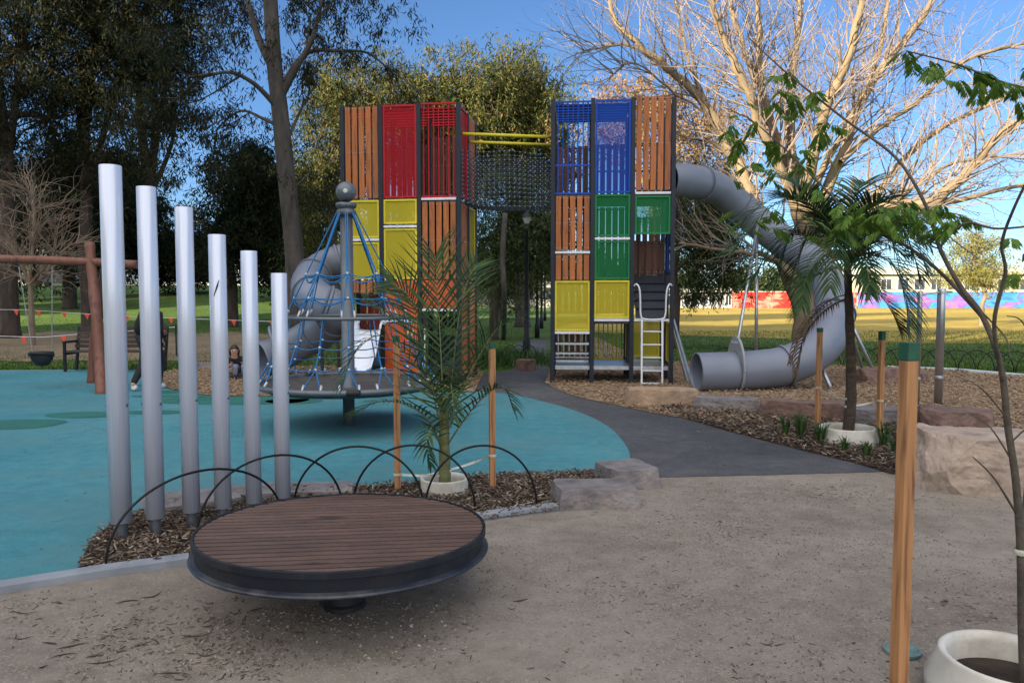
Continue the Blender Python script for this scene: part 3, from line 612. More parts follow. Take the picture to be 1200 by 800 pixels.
# ================================================================ HOOP EDGING
def hoop(p, q, h, label, group, r=0.0085, name='hoop', n=30):
    p, q = Vector(p), Vector(q); m = (p+q)/2; d = (q-p)/2
    t = thing(name, label, 'hoop edging', (m.x, m.y, 0), group)
    pts = []
    for i in range(n+1):
        a = math.pi*i/n; pts.append(Vector((m.x, m.y, 0))-d*math.cos(a)+Vector((0,0,max(-0.03, h*math.sin(a)**0.9 if i not in (0,n) else -0.03))))
    o = MB(); o.tube(pts, r, 8); 
    bpy.data.objects.remove(t)
    ob = o.build(name, M['hoop'], None, smooth=True); 
    return tag(ob, label, 'hoop edging', group)
HL = ['dark iron hoop in front of the chimes, its left foot in the mulch tip', 'dark iron hoop crossing the shortest chimes behind the deck', 'dark iron hoop behind the middle of the deck', 'dark iron hoop in front of the left palm stake and white ring', 'dark iron hoop in front of the right palm stake, nearest the stone blocks']
for k, (a, c_, zt) in enumerate((((124,668),(332,615),0.515), ((231,634),(402,601),0.525), ((344,601),(497,601),0.525), ((413,601),(557,601),0.535), ((498,603),(629,596),0.525))):
    hoop(gp(*a), gp(*c_), zt, HL[k], 'iron hoops edging the palm bed')
far = []
for k in range(17):
    x0 = 830+k*22.5; y0 = 430+max(0, k-8)*0.9
    far.append((gp(x0, y0), gp(x0+43, y0+0.6)))
for k, (a, c_) in enumerate(far):
    hoop(a, c_, 0.46, 'thin dark hoop in the overlapping row where the chips meet the field', 'iron hoops along the field edge', r=0.011, name='hoop', n=14)
for x in (596, 606, 618):
    hoop(gp(x-9, 426), gp(x+12, 425), 0.45, 'thin dark hoop among the plants by the nearest lamp post', 'iron hoops by the lamp post', r=0.011, n=14)

# ================================================================ STAKES, TIES, PLANTER RINGS
def stake(px, pytop, pybase, w_, label, Y=None, group='timber stakes', tip=0.055, lean=0.0):
    if Y is None: p = gp(px, pybase)
    else: p = Vector((at(px, pybase, Y).x, Y, 0))
    zt = at(px, pytop, p.y).z
    t = thing('timber_stake', label, 'stake', (p.x, p.y, 0), group)
    b = MB(); b.box((p.x, p.y, (zt-tip-0.05)/2), (w_, w_, zt-tip+0.05), Matrix.Rotation(0.25, 3, 'Z')); b.build('post', M['stake'], t, bevel=0.003)
    b = MB(); b.box((p.x, p.y, zt-tip/2), (w_+0.003, w_+0.003, tip), Matrix.Rotation(0.25, 3, 'Z')); b.build('painted_tip', M['green_tip'], t, bevel=0.003)
    return p
s1 = stake(466, 393, 577, 0.052, 'orange-brown stake with green tip to the left of the near palm')
s2 = stake(577, 401, 574, 0.052, 'weathered stake to the right of the near palm')
s3 = stake(958, 384, 502, 0.055, 'stake to the left of the palm by the tube slide')
s4 = stake(1030, 388, 519, 0.055, 'green-tipped stake to the right of the palm by the tube slide', tip=0.1)
s5 = stake(1052, 401, 834, 0.052, 'tall near stake with green tip standing alone at the right', tip=0.072)
def ring(c, r0, r1, h, label, name='planter_ring'):
    t = thing(name, label, 'planter ring', (c[0], c[1], 0), 'white planter rings')
    b = MB(); b.lathe([(r0*.97,0.0),(r0,0.0),(r0*1.0,h*0.35),(r1*1.0,h*0.93),(r1,h),(r1-0.012,h+0.004),(r1-0.028,h-0.004),(r1-0.035,h*0.8),(r1-0.035,0.0)], 48, (c[0],c[1],0), caps=False); b.build('wall', M['cream_ring'], t, smooth=True)
    b = MB(); b.lathe([(0.0,h*0.45),(r1*0.5,h*0.48),(r1-0.034,h*0.40)], 32, (c[0],c[1],0), caps=False); b.build('soil', M['soil'], t, smooth=True)
    return t
pc1 = gp(521,578); ring((pc1.x,pc1.y), 0.20, 0.205, 0.14, 'small white planter ring around the near palm, behind the deck')
pc2 = gp(997,521); ring((pc2.x,pc2.y+0.1), 0.33, 0.30, 0.19, 'wide cream planter ring around the palm by the tube slide')
pc3 = Vector((2.085,3.12,0)); ring((pc3.x,pc3.y), 0.32, 0.27, 0.19, 'cream planter ring around the bare-stemmed sapling at the right edge')
def tie(a, b_, sag, label, wd=0.022):
    a, b_ = Vector(a), Vector(b_); o = MB(); n = 10; vs_ = []
    for i in range(n+1):
        t = i/n; p = a.lerp(b_, t)-Vector((0,0,sag*4*t*(1-t))); tw = math.sin(t*5)*0.8
        vs_ += [p+Vector((0,math.sin(tw)*wd/2,math.cos(tw)*wd/2)), p-Vector((0,math.sin(tw)*wd/2,math.cos(tw)*wd/2))]
    o.add(vs_, [(2*i,2*i+1,2*i+3,2*i+2) for i in range(n)])
    o.add([Vector(v)+Vector((0.001,0.002,0.0)) for v in vs_], [(2*i,2*i+1,2*i+3,2*i+2) for i in range(n)])
    for e in (a, b_):
        pts = [e+Vector((0.036*math.cos(x),0.036*math.sin(x),0)) for x in np.linspace(0,2*math.pi,13)]
        vv = []
        for p in pts: vv += [p+Vector((0,0,wd/2)), p-Vector((0,0,wd/2))]
        o.add(vv, [(2*i,2*i+1,2*i+3,2*i+2) for i in range(12)])
    return tag(o.build('tree_tie', M['webbing'], None, smooth=True), label, 'tree tie', 'webbing ties')
tr1 = Vector((pc1.x+0.0, pc1.y, 0)); 
tie((s1.x,s1.y-0.0,at(466,555,s1.y).z), (tr1.x-0.03,tr1.y,at(521,556,tr1.y).z), 0.012, 'greenish webbing from the left stake to the near palm')
tie((tr1.x+0.02,tr1.y,at(521,551,tr1.y).z), (s2.x,s2.y,at(577,533,s2.y).z), 0.01, 'pale webbing from the near palm up to the right stake')
tr2 = Vector((pc2.x, pc2.y+0.1, 0))
tie((s3.x,s3.y,at(958,454,s3.y).z), (tr2.x,tr2.y,at(997,467,tr2.y).z), 0.03, 'pale webbing from the left stake to the palm by the tube slide')
tie((tr2.x,tr2.y,at(997,476,tr2.y).z), (s4.x,s4.y,at(1030,469,s4.y).z), 0.01, 'greenish webbing from the right stake to the palm by the tube slide')
def lid(c, r, label):
    b = MB(); b.lathe([(r,0.004),(r,0.018),(r*0.86,0.022),(r*.84,0.018),(r*.5,0.019),(0,0.02)], 28, (c.x,c.y,0.004), caps=False)
    tag(b.build('valve_lid', M['lid'], None), label, 'valve cover', 'round valve covers')
lid(gp(1057,765), 0.083, 'round green valve cover at the foot of the tall near stake')
lid(gp(762,465), 0.16, 'round green valve cover in the bark by the tan sandstone block')
lid(gp(652,597)+Vector((0,0.16,0.04)), 0.10, 'round teal cover beside the grey-purple stone block')

# ================================================================ THE TWO CLIMBING TOWERS
def Zp(y, Y): return at(600, y, Y).z
class Tower:
    def __init__(s, origin, ang, label, name, bay=(0.745, 0.745, 0.745), dep=0.77):
        s.o = Vector((origin[0], origin[1], 0)); s.ang = ang
        s.a = Vector((math.cos(ang), math.sin(ang), 0)); s.n = Vector((-math.sin(ang), math.cos(ang), 0))   # along the front, and towards the back
        s.xs = [0, bay[0], bay[0]+bay[1], sum(bay)]; s.ys = [0, dep, 2*dep]
        s.t = thing(name, label, 'play tower', s.o)
        s.rot = Matrix((s.a, s.n, Vector((0,0,1)))).transposed()
    def P(s, x, y, z=0): return s.o+s.a*x+s.n*y+Vector((0,0,z))
    def post(s, i, j, top, w_=0.08):
        b = MB(); b.box(s.P(s.xs[i], s.ys[j], top/2-0.05), (w_, w_, top+0.1), s.rot); b.build('post', M['post'], s.t, bevel=0.004)
        b = MB()
    def span(s, plane):
        k = plane[0]
        if k == 'x':   # ('x', column, row): a bay of the face at depth row
            c, r = plane[1], plane[2]; p0 = s.P(s.xs[c], s.ys[r]); p1 = s.P(s.xs[c+1], s.ys[r])
        else:          # ('y', column line, depth bay): a bay of a side face
            c, r = plane[1], plane[2]; p0 = s.P(s.xs[c], s.ys[r]); p1 = s.P(s.xs[c], s.ys[r+1])
        d = (p1-p0).normalized(); return p0+d*0.044, p1-d*0.044, d, Vector((-d.y, d.x, 0))
    def slats(s, plane, z0, z1, mat='slat', n=5, off=0.0, gap=0.034, name='slat_panel'):
        p0, p1, d, nn = s.span(plane); L = (p1-p0).length; pitch = (L+gap*0.2)/n; w_ = pitch-gap; rot = Matrix((d, nn, Vector((0,0,1)))).transposed()
        b = MB()
        for i in range(n):
            c = p0+d*(pitch*(i+0.5)-gap*0.1)+nn*off; b.box((c.x, c.y, (z0+z1)/2), (w_, 0.03, z1-z0), rot)
        zs = [z0+0.04, z1-0.04]+([(z0+z1)/2] if z1-z0 > 1.0 else [])
        for z in zs:
            b.cur = 1; b.beam(p0+nn*(off+0.03)+Vector((0,0,z)), p1+nn*(off+0.03)+Vector((0,0,z)), 0.025, 0.03)
            b.cur = 2
            for i in range(n):
                c = p0+d*(pitch*(i+0.5)-gap*0.1)+nn*(off-0.018)+Vector((0,0,z))
                for q in (-w_*0.3, w_*0.3): b.ball(c+d*q, 0.008, 5)
        b.build(name, [M[mat], M['post'], M['clip']], s.t)
    def mesh(s, plane, z0, z1, c, off=0.0):
        p0, p1, d, nn = s.span(plane); f = 0.035; b = MB()
        za, zb = z0+f/2, z1-f/2; q0 = p0+d*f/2+nn*off; q1 = p1-d*f/2+nn*off; U = Vector((0,0,1))
        b.beam(q0-d*f/2+U*za, q1+d*f/2+U*za, 0.032, f); b.beam(q0-d*f/2+U*zb, q1+d*f/2+U*zb, 0.032, f)
        b.beam(q0+U*(z0+f), q0+U*(z1-f), 0.032, f, up=d); b.beam(q1+U*(z0+f), q1+U*(z1-f), 0.032, f, up=d)
        o = b.build('mesh_panel', M[c], s.t)
        b = MB(); b.add([q0+d*f/2+U*(z0+f)+nn*.004, q1-d*f/2+U*(z0+f)+nn*.004, q1-d*f/2+U*(z1-f)+nn*.004, q0+d*f/2+U*(z1-f)+nn*.004], [(0,1,2,3)])
        b.build('perforated_sheet', M[c+'_mesh'], o)
    def solid(s, plane, z0, z1, mat, off=0.0, name='panel'):
        p0, p1, d, nn = s.span(plane); b = MB(); m = (p0+p1)/2+nn*off
        b.box((m.x, m.y, (z0+z1)/2), ((p1-p0).length, 0.02, z1-z0), Matrix((d, nn, Vector((0,0,1)))).transposed()); return b.build(name, M[mat], s.t, bevel=0.004)
    def bars(s, plane, z0, z1, mat, n=6, off=0.0, r=0.012, cross=()):
        p0, p1, d, nn = s.span(plane); b = MB(); U = Vector((0,0,1))
        for z in (z0, z1)+tuple(cross): b.beam(p0+U*z+nn*off, p1+U*z+nn*off, 0.03, 0.03)
        for i in range(n):
            q = p0+(p1-p0)*((i+0.5)/n)+nn*off; b.tube([q+U*z0, q+U*z1], r, 6, cap=False)
        b.build('bar_panel', M[mat], s.t)
    def rail(s, plane, z, mat='white_bar', h=0.045, off=-0.01):
        p0, p1, d, nn = s.span(plane); b = MB(); b.beam(p0+nn*off+Vector((0,0,z)), p1+nn*off+Vector((0,0,z)), 0.05, h); b.build('rail', M[mat], s.t, bevel=0.004)
    def deck(s, c0, c1, r0, r1, z, mat='flange'):
        b = MB(); A = s.P((s.xs[c0]+s.xs[c1])/2, (s.ys[r0]+s.ys[r1])/2, z-0.035)
        b.box(A, (s.xs[c1]-s.xs[c0]-0.1, s.ys[r1]-s.ys[r0]-0.02, 0.07), s.rot); b.build('deck', M[mat], s.t, bevel=0.004)
    def louvre(s, c0, c1, z, mat, n=7):
        b = MB(); L = s.xs[c1]-s.xs[c0]
        for i in range(n):
            y = (i+0.5)/n*s.ys[2]; b.beam(s.P(s.xs[c0]+.05, y, z), s.P(s.xs[c1]-.05, y, z), 0.12, 0.03)
        b.build('roof_slats', M[mat], s.t)

# ---- blue, green and yellow tower on the right
YF = 14.5
A0 = Vector((at(647.5, 400, YF+0.10).x, YF+0.12)); TR = Tower(A0, R(-4.5), 'square play tower clad in blue, green, yellow and timber panels', 'play_tower')
k = 0.01611   # metres per photo pixel at the front face
def z(py): return Zp(py, YF)
for i in range(4):
    for j in range(3):
        TR.post(i, j, z(114.5 if j == 0 else 116)-0.0)
F = 0
TR.bars(('x',0,F), z(226), z(118), 'blue', 7, cross=(z(193),))
TR.slats(('x',0,F), z(293), z(229)); TR.rail(('x',0,F), z(295.5)); TR.slats(('x',0,F), z(328), z(298)); TR.mesh(('x',0,F), z(388), z(329), 'yellow'); TR.rail(('x',0,F), z(390))
TR.mesh(('x',1,F), z(226), z(116), 'blue'); TR.mesh(('x',1,F), z(277), z(227.3), 'green'); TR.rail(('x',1,F), z(279.5)); TR.mesh(('x',1,F), z(327), z(282), 'green'); TR.mesh(('x',1,F), z(373), z(328.4), 'yellow'); TR.rail(('x',1,F), z(375))
TR.slats(('x',2,F), z(223), z(113.5)); TR.rail(('x',2,F), z(226.5)); TR.mesh(('x',2,F), z(274.5), z(229.5), 'green'); TR.rail(('x',2,F), z(375))
# lower opening of the left bay: treads, pale uprights, red boards behind
for py, dy in ((403,0.0),(415,0.12),(425,0.3)):
    b = MB(); p0 = TR.P(0.06, dy, z(py)); p1 = TR.P(0.69, dy, z(py)); b.beam(p0+TR.n*0.14, p1+TR.n*0.14, 0.26, 0.035); o = b.build('tread', M['post'], TR.t)
    b = MB(); b.beam(p0+TR.n*0.003, p1+TR.n*0.003, 0.012, 0.04); b.build('nosing', M['galv'], o)
TR.slats(('x',0,1), 0.45, 1.0, 'slat_dark', 5, name='slat_panel'); TR.bars(('x',0,1), 0.45, 1.02, 'white_bar', 6, off=-0.08, r=0.011)
TR.deck(0, 3, 0, 2, 0.34, 'galv'); TR.deck(0, 2, 0, 2, 1.22); TR.deck(2, 3, 1, 2, 2.05); TR.deck(0, 3, 0, 2, z(227))
# back and sides
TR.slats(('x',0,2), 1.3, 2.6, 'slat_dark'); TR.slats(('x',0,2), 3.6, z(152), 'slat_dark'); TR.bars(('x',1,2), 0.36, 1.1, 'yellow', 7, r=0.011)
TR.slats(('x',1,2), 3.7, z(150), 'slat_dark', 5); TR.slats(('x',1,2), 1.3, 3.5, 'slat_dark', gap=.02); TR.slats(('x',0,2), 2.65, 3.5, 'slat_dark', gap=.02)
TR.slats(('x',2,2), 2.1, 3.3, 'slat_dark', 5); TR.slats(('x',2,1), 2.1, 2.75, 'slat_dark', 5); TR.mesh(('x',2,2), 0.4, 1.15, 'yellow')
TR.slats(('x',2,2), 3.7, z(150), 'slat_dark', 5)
TR.mesh(('y',3,0), 3.7, z(118), 'blue'); TR.mesh(('y',3,0), 2.1, 3.5, 'blue'); TR.mesh(('y',3,0), 0.4, 1.15, 'yellow'); TR.mesh(('y',3,1), 1.3, 2.0, 'green')
TR.mesh(('y',0,0), 3.7, z(118), 'blue'); TR.mesh(('y',0,0), 2.3, 3.4, 'green'); TR.mesh(('y',0,0), 1.3, 2.2, 'yellow'); TR.mesh(('y',2,1), 0.4, 1.15, 'yellow')
TR.louvre(0, 2, z(117)-0.06, 'blue', 7)
# tilted climbing panel, grab hoops
b = MB(); pa, pb = TR.P(TR.xs[2]+.08, 0.02, z(372)), TR.P(TR.xs[3]-.08, 0.02, z(372)); pc, pd = TR.P(TR.xs[3]-.08, 0.55, z(322)), TR.P(TR.xs[2]+.08, 0.55, z(322)); nn = Vector((0,-0.015,0.012))
b.add([pa,pb,pc,pd]+[q-nn for q in (pa,pb,pc,pd)], [(0,1,2,3),(7,6,5,4),(0,4,5,1),(1,5,6,2),(2,6,7,3),(3,7,4,0)])
cp = b.build('climbing_panel', M['post'], TR.t)
b = MB()
for q in range(1, 5):
    t_ = q/5; b.beam(pa.lerp(pd, t_)+Vector((0,-.012,.012)), pb.lerp(pc, t_)+Vector((0,-.012,.012)), 0.03, 0.018)
b.build('cleat', M['dark_metal'], cp)
hx0, hx1 = TR.xs[2]+0.13, TR.xs[3]-0.10
b = MB(); b.tube(smooth_path([TR.P(hx0-.09,-.05,z(335)), TR.P(hx0-.05,-.10,z(333)), TR.P(hx0,-.12,z(338)), TR.P(hx0+.02,-.12,z(350)), TR.P(hx0+.03,-.12,z(368)), TR.P(hx0+.10,-.12,z(373.5)), TR.P(hx1-.10,-.12,z(373.5)), TR.P(hx1-.03,-.12,z(368)), TR.P(hx1-.02,-.12,z(350)), TR.P(hx1,-.12,z(338)), TR.P(hx1+.05,-.10,z(333)), TR.P(hx1+.09,-.05,z(335))], 4), 0.017, 8)
b.build('grab_hoop', M['white_bar'], TR.t, smooth=True)
# ladder
lp0, lp1 = TR.P(TR.xs[2]+0.18,-0.13,0), TR.P(TR.xs[2]+0.56,-0.13,0); U = Vector((0,0,1)); b = MB()
for p in (lp0, lp1): b.beam(p+U*(-0.03)+TR.n*(-0.1), p+U*z(374), 0.035, 0.035)
o = b.build('ladder', M['white_bar'], TR.t, bevel=0.004)
b = MB()
for py in (388, 403, 418, 433, 447.5):
    zz = z(py); f = TR.n*(-0.1*(1-zz/z(374))); b.tube([lp0+U*zz+f, lp1+U*zz+f], 0.014, 8)
b.build('rung', M['white_bar'], o, smooth=True)
# pair of leaning slide poles to the right
b = MB()
for dy in (0.0, 0.35): b.beam(TR.P(TR.xs[3]+.04, 0.1+dy, z(374)), at(811-dy*16, 452-dy*14, 14.2+dy), 0.05, 0.05)
b.build('slide_pole', M['galv'], TR.t, bevel=0.005)

# ---- red, yellow and orange tower on the left
YL = 14.55
A1 = Vector((at(404.5, 400, YL+0.1).x, YL+0.1)); TL = Tower(A1, R(-8.0), 'tall square play tower clad in red, yellow, orange and timber panels on the left', 'play_tower', (0.745,0.73,0.75), 0.80)
for i in range(4):
    for j in range(3): TL.post(i, j, z(122.5 if j == 0 else 124))
TL.slats(('x',0,F), z(232), z(124)); TL.mesh(('x',0,F), z(278.5), z(234), 'yellow'); TL.rail(('x',0,F), z(280.7)); TL.mesh(('x',0,F), z(327), z(283.5), 'yellow'); TL.slats(('x',0,F), z(343), z(328.5))
TL.mesh(('x',1,F), z(232), z(123), 'red'); TL.mesh(('x',1,F), z(262.5), z(233.5), 'yellow'); TL.rail(('x',1,F), z(265.5)); TL.mesh(('x',1,F), z(327), z(268), 'yellow'); TL.solid(('x',1,F), z(373), z(328.5), 'orange_panel'); TL.rail(('x',1,F), z(376)); TL.solid(('x',1,F), z(441), z(379), 'orange_panel')
TL.bars(('x',2,F), z(231), z(123), 'red', 7); TL.rail(('x',2,F), z(234)); TL.slats(('x',2,F), z(327), z(237)); TL.solid(('x',2,F), z(361), z(328.5), 'orange_panel'); TL.rail(('x',2,F), z(363))
# right side face
for r_ in (0, 1):
    TL.mesh(('y',3,r_), z(231), z(124), 'red') if r_ == 0 else TL.slats(('y',3,r_), z(231), z(124), 'slat')
    TL.slats(('y',3,r_), z(327), z(237), 'slat', 5) if r_ == 0 else TL.mesh(('y',3,r_), z(327), z(237), 'yellow')
    TL.solid(('y',3,r_), z(440), z(330), 'orange_panel' ) if r_ == 1 else TL.slats(('y',3,r_), z(440), z(330), 'slat', 5)
TL.mesh(('y',0,0), z(231), z(124), 'red'); TL.mesh(('y',0,0), z(327), z(237), 'yellow')
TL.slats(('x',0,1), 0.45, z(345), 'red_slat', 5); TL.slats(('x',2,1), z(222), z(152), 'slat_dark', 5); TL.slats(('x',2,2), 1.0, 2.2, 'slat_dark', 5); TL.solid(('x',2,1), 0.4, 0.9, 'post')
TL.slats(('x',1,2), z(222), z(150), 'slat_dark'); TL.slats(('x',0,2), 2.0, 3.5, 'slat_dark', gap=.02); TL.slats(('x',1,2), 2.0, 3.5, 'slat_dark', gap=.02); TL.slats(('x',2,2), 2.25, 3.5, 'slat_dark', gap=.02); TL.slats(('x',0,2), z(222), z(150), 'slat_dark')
TL.deck(0, 3, 0, 2, 0.34); TL.deck(0, 3, 0, 2, 1.95); TL.deck(0, 3, 0, 2, z(232)-0.02)
TL.louvre(0, 3, z(124)-0.06, 'red', 7)
# cut-outs and knobs on the orange panels
for (py, dx) in ((390,.50),(392,.56),(389,.60),(340,.3),(352,.48)):
    b = MB(); b.ball(TL.P(TL.xs[1]+dx,-0.02,z(py)), 0.032, 8, (1,.4,1)); b.build('play_knob', M['yellow'], TL.t)
b = MB()
for (dx, z0, z1) in ((0.08, z(405), z(365)),(0.10,z(352),z(343))): b.tube(smooth_path([TL.P(dx,-.1,z0), TL.P(dx+.03,-.16,(z0+z1)/2), TL.P(dx,-.1,z1)],4), 0.014, 6)
b.tube(smooth_path([TL.P(TL.xs[2]+.1,-.05,z(430)), TL.P(TL.xs[2]+.12,-.14,z(405)), TL.P(TL.xs[2]+.1,-.05,z(385))],4), 0.014, 6)
b.build('grab_handle', M['white_bar'], TL.t, smooth=True)
# little white wave slide out of the lower left bay
t = thing('small_slide', 'small white plastic slide running out of the red and yellow tower, behind the net climber', 'slide', TL.P(0.3,-0.5))
b = MB(); sec = [(-.30,.16),(-.27,.17),(-.24,.02),(-.1,-.01),(.1,-.01),(.24,.02),(.27,.17),(.30,.16)]; path = [(0.02,1.02),(-0.12,.98),(-0.30,.72),(-0.50,.42),(-0.75,.22),(-0.95,.20)]
vs_ = [TL.P(.50+sx*.9, py_, pz+sz_) for py_, pz in path for sx, sz_ in sec]; m_ = len(sec)
b.add(vs_, [(i*m_+j, i*m_+j+1, (i+1)*m_+j+1, (i+1)*m_+j) for i in range(len(path)-1) for j in range(m_-1)])
b.build('chute', M['white_plastic'], t, smooth=True).modifiers.new('solid', 'SOLIDIFY').thickness = 0.02
b = MB()
for sx in (-.30,.30): b.ball(TL.P(.50+sx*.9, 0.0, 1.20), 0.07, 12, (1,1,1.3))
b.build('hood', M['white_plastic'], t, smooth=True)
b = MB(); b.lathe([(.03,0),(.03,.16)],8,TL.P(.50,-.8,0)); b.build('leg', M['galv'], t)

# ---- rope bridge
t = thing('rope_bridge', 'dark rope net bridge with two yellow rails slung high between the towers', 'net bridge', ((TL.P(TL.xs[3],0.8)+TR.P(0,0.8))/2))
for r_, py in ((0, 158), (1, 167)):
    a = TL.P(TL.xs[3]+.05, 0.12+r_*0.78); c_ = TR.P(-.05, 0.12+r_*0.78); zz = z(157.5)
    b = MB(); b.tube([Vector((a.x,a.y,zz)), Vector((c_.x,c_.y,zz))], 0.03, 10); b.build('rail', M['yellow'], t, smooth=True)
    b = MB(); nv, nh = 17, 12; zt, zb = z(177), z(236)
    pt = lambda u, v: Vector((a.x+(c_.x-a.x)*u, a.y+(c_.y-a.y)*u, zt+(zb-zt)*v-(0.05+0.04*v)*4*u*(1-u)*v-0.02*math.sin(9*u)))
    for i in range(nv+1): b.tube([pt(i/nv, v/8) for v in range(9)], 0.0075, 4, cap=False)
    for j in range(nh+1): b.tube([pt(u/12, j/nh) for u in range(13)], 0.0075, 4, cap=False)
    for i in range(nv+1):
        for j in range(nh+1): b.cur = 1; p = pt(i/nv, j/nh); b.box(p, (.019,.019,.019)); b.cur = 0
    b.build('side_net', [M['rope_dark'], M['net_clip']], t)
b = MB(); a0_, a1_, c0_, c1_ = TL.P(TL.xs[3]+.05,.12), TL.P(TL.xs[3]+.05,.9), TR.P(-.05,.12), TR.P(-.05,.9); zb = z(236)
fl = lambda u, v: a0_.lerp(c0_, u).lerp(a1_.lerp(c1_, u), v)+Vector((0,0,zb-0.09*4*u*(1-u)))
for i in range(15): b.tube([fl(i/14, 0), fl(i/14, 1)], 0.008, 4, cap=False)
for j in range(6): b.tube([fl(u/12, j/5) for u in range(13)], 0.008, 4, cap=False)
b.build('floor_net', M['rope_dark'], t)

# ================================================================ TUBE SLIDES
def tube_slide(name, label, path, r, k=8, flanges=(), hood=None, mouth_end=True, legs=(), closed_start=True):
    P = smooth_path(path, k); t = thing(name, label, 'tube slide', (path[-1].x, path[-1].y, 0))
    # three or four moulded sections between the flanges
    cuts = [0]+sorted(flanges)+[len(P)-1]
    for a, c_ in zip(cuts[:-1], cuts[1:]):
        b = MB(); b.tube(P[a:c_+1], r, 32, cap=False); o = b.build('tube_section', M['grey_plastic'], t, smooth=True)
        s_ = o.modifiers.new('wall', 'SOLIDIFY'); s_.thickness = 0.018; s_.offset = -1
    for f in flanges:
        d = (P[min(f+1,len(P)-1)]-P[f-1]).normalized(); b = MB(); q = d.to_track_quat('Z','Y').to_matrix()
        b.lathe([(r-0.01,-0.022),(r+0.03,-0.022),(r+0.03,0.022),(r-0.01,0.022)], 36, P[f], q, caps=False); b.build('flange', M['grey_light'] if f == flanges[-1] else M['grey_plastic'], t, smooth=False)
    for a, c_ in legs:
        b = MB(); b.tube([a, c_], 0.035, 10); b.build('leg', M['galv'], t, smooth=True)
    return t, P
sp = [(784,211,16.0),(806,212,16.2),(838,220,16.9),(868,243,17.3),(905,274,17.2),(938,297,16.7),(965,325,15.8),(978,352,14.9),(975,385,14.2),(955,412,13.8),(920,428,13.65),(885,433,13.6),(850,435,13.55),(816,436,13.5)]
path = [at(*q) for q in sp]
legs = [(at(862,437,13.6)-Vector((0,0,.30)), gp(863,463)), (gp(861,449)+Vector((0,0.25,0)), at(888,262,17.0)), (gp(886,438), at(887,262,17.2)), (gp(1029,447), at(985,352,15.0)), (gp(1012,436), at(985,352,15.2)), (gp(975,458), at(958,420,13.9)), (at(951,415,14), at(957,330,16)), (gp(930,452), at(925,435,13.8))]
t, P = tube_slide('tube_slide', 'large grey tube slide spiralling down from the blue and green tower, mouth facing left', path, 0.345, 8, (12, 24, 36, 48, 60, 80, 93), legs=legs)
# rounded shield standing up behind the mouth, with its small line of pale lettering
f = P[93]; d = (P[94]-P[92]).normalized(); q = d.to_track_quat('Z','Y').to_matrix(); sd_ = Vector((0,0,1)).cross(d).normalized(); up = d.cross(sd_).normalized()
if up.z < 0: up = -up
b = MB(); o_ = [f+sd_*(0.40*math.cos(a))+up*(0.02+0.60*math.sin(a)) for a in np.linspace(0, math.pi, 25)]; i_ = [f+sd_*(0.30*math.cos(a))+up*(0.0+0.30*math.sin(a)) for a in np.linspace(0, math.pi, 25)]
vs_ = [p+d*0.02 for p in o_]+[p+d*0.02 for p in i_]+[p-d*0.02 for p in o_]+[p-d*0.02 for p in i_]; n_ = 25
b.add(vs_, [(i,i+1,n_+i+1,n_+i) for i in range(24)]+[(2*n_+i,3*n_+i,3*n_+i+1,2*n_+i+1) for i in range(24)]+[(i,2*n_+i,2*n_+i+1,i+1) for i in range(24)])
sh = b.build('shield', M['grey_light'], t)
def lettering(parent, c, right, upv, nrm, n=10, w_=0.022, h=0.04):
    b = MB(); rr = random.Random(5)
    for i in range(n):
        if i == 4: continue
        x = (i-(n-1)/2)*w_*1.15; base = c+right*x+nrm*0.004
        b.beam(base-upv*h/2, base+upv*h/2, 0.006, 0.004, up=nrm)
        if i % 2: b.beam(base+upv*h*0.4, base+right*w_*0.7+upv*h*0.4, 0.004, 0.008, up=nrm)
        else: b.beam(base-upv*h*0.4, base+right*w_*0.7-upv*h*0.4, 0.004, 0.008, up=nrm)
    b.build('lettering', M['white_plastic'], parent)
lettering(sh, f+up*0.51+d*0.021, (sd_ if sd_.x > 0 else -sd_), up, d if d.y < 0 else d, 12)
# left slide: one tight turn, mouth to the left
sp2 = [(432,305,15.6),(405,306,15.8),(378,316,15.6),(363,333,15.0),(372,352,14.5),(392,362,14.6),(392,376,15.2),(372,390,15.7),(348,404,15.9),(325,415,15.9),(306,421,15.7)]
path2 = [at(*q) for q in sp2]
legs2 = [(gp(378,440), at(377,375,15.4)), (gp(398,441), at(393,345,14.9)), (gp(330,446), at(330,420,15.9))]
t2, P2 = tube_slide('tube_slide', 'grey tube slide with one tight curl behind the net climber, left of the red tower', path2, 0.36, 8, (10, 20, 28, 36, 46, 56, 70), legs=legs2)
f = P2[70]; d = (P2[71]-P2[69]).normalized(); sd_ = Vector((0,0,1)).cross(d).normalized(); up = d.cross(sd_).normalized()
if up.z < 0: up = -up
b = MB(); o_ = [f+sd_*(0.42*math.cos(a))+up*(0.02+0.58*math.sin(a)) for a in np.linspace(0, math.pi, 25)]; i_ = [f+sd_*(0.30*math.cos(a))+up*(0.30*math.sin(a)) for a in np.linspace(0, math.pi, 25)]
vs_ = [p+d*0.02 for p in o_]+[p+d*0.02 for p in i_]+[p-d*0.02 for p in o_]+[p-d*0.02 for p in i_]
b.add(vs_, [(i,i+1,n_+i+1,n_+i) for i in range(24)]+[(2*n_+i,3*n_+i,3*n_+i+1,2*n_+i+1) for i in range(24)]+[(i,2*n_+i,2*n_+i+1,i+1) for i in range(24)])
sh2 = b.build('shield', M['grey_plastic'], t2)
lettering(sh2, f+up*0.50+d*0.021, (sd_ if sd_.x > 0 else -sd_), up, d, 12)

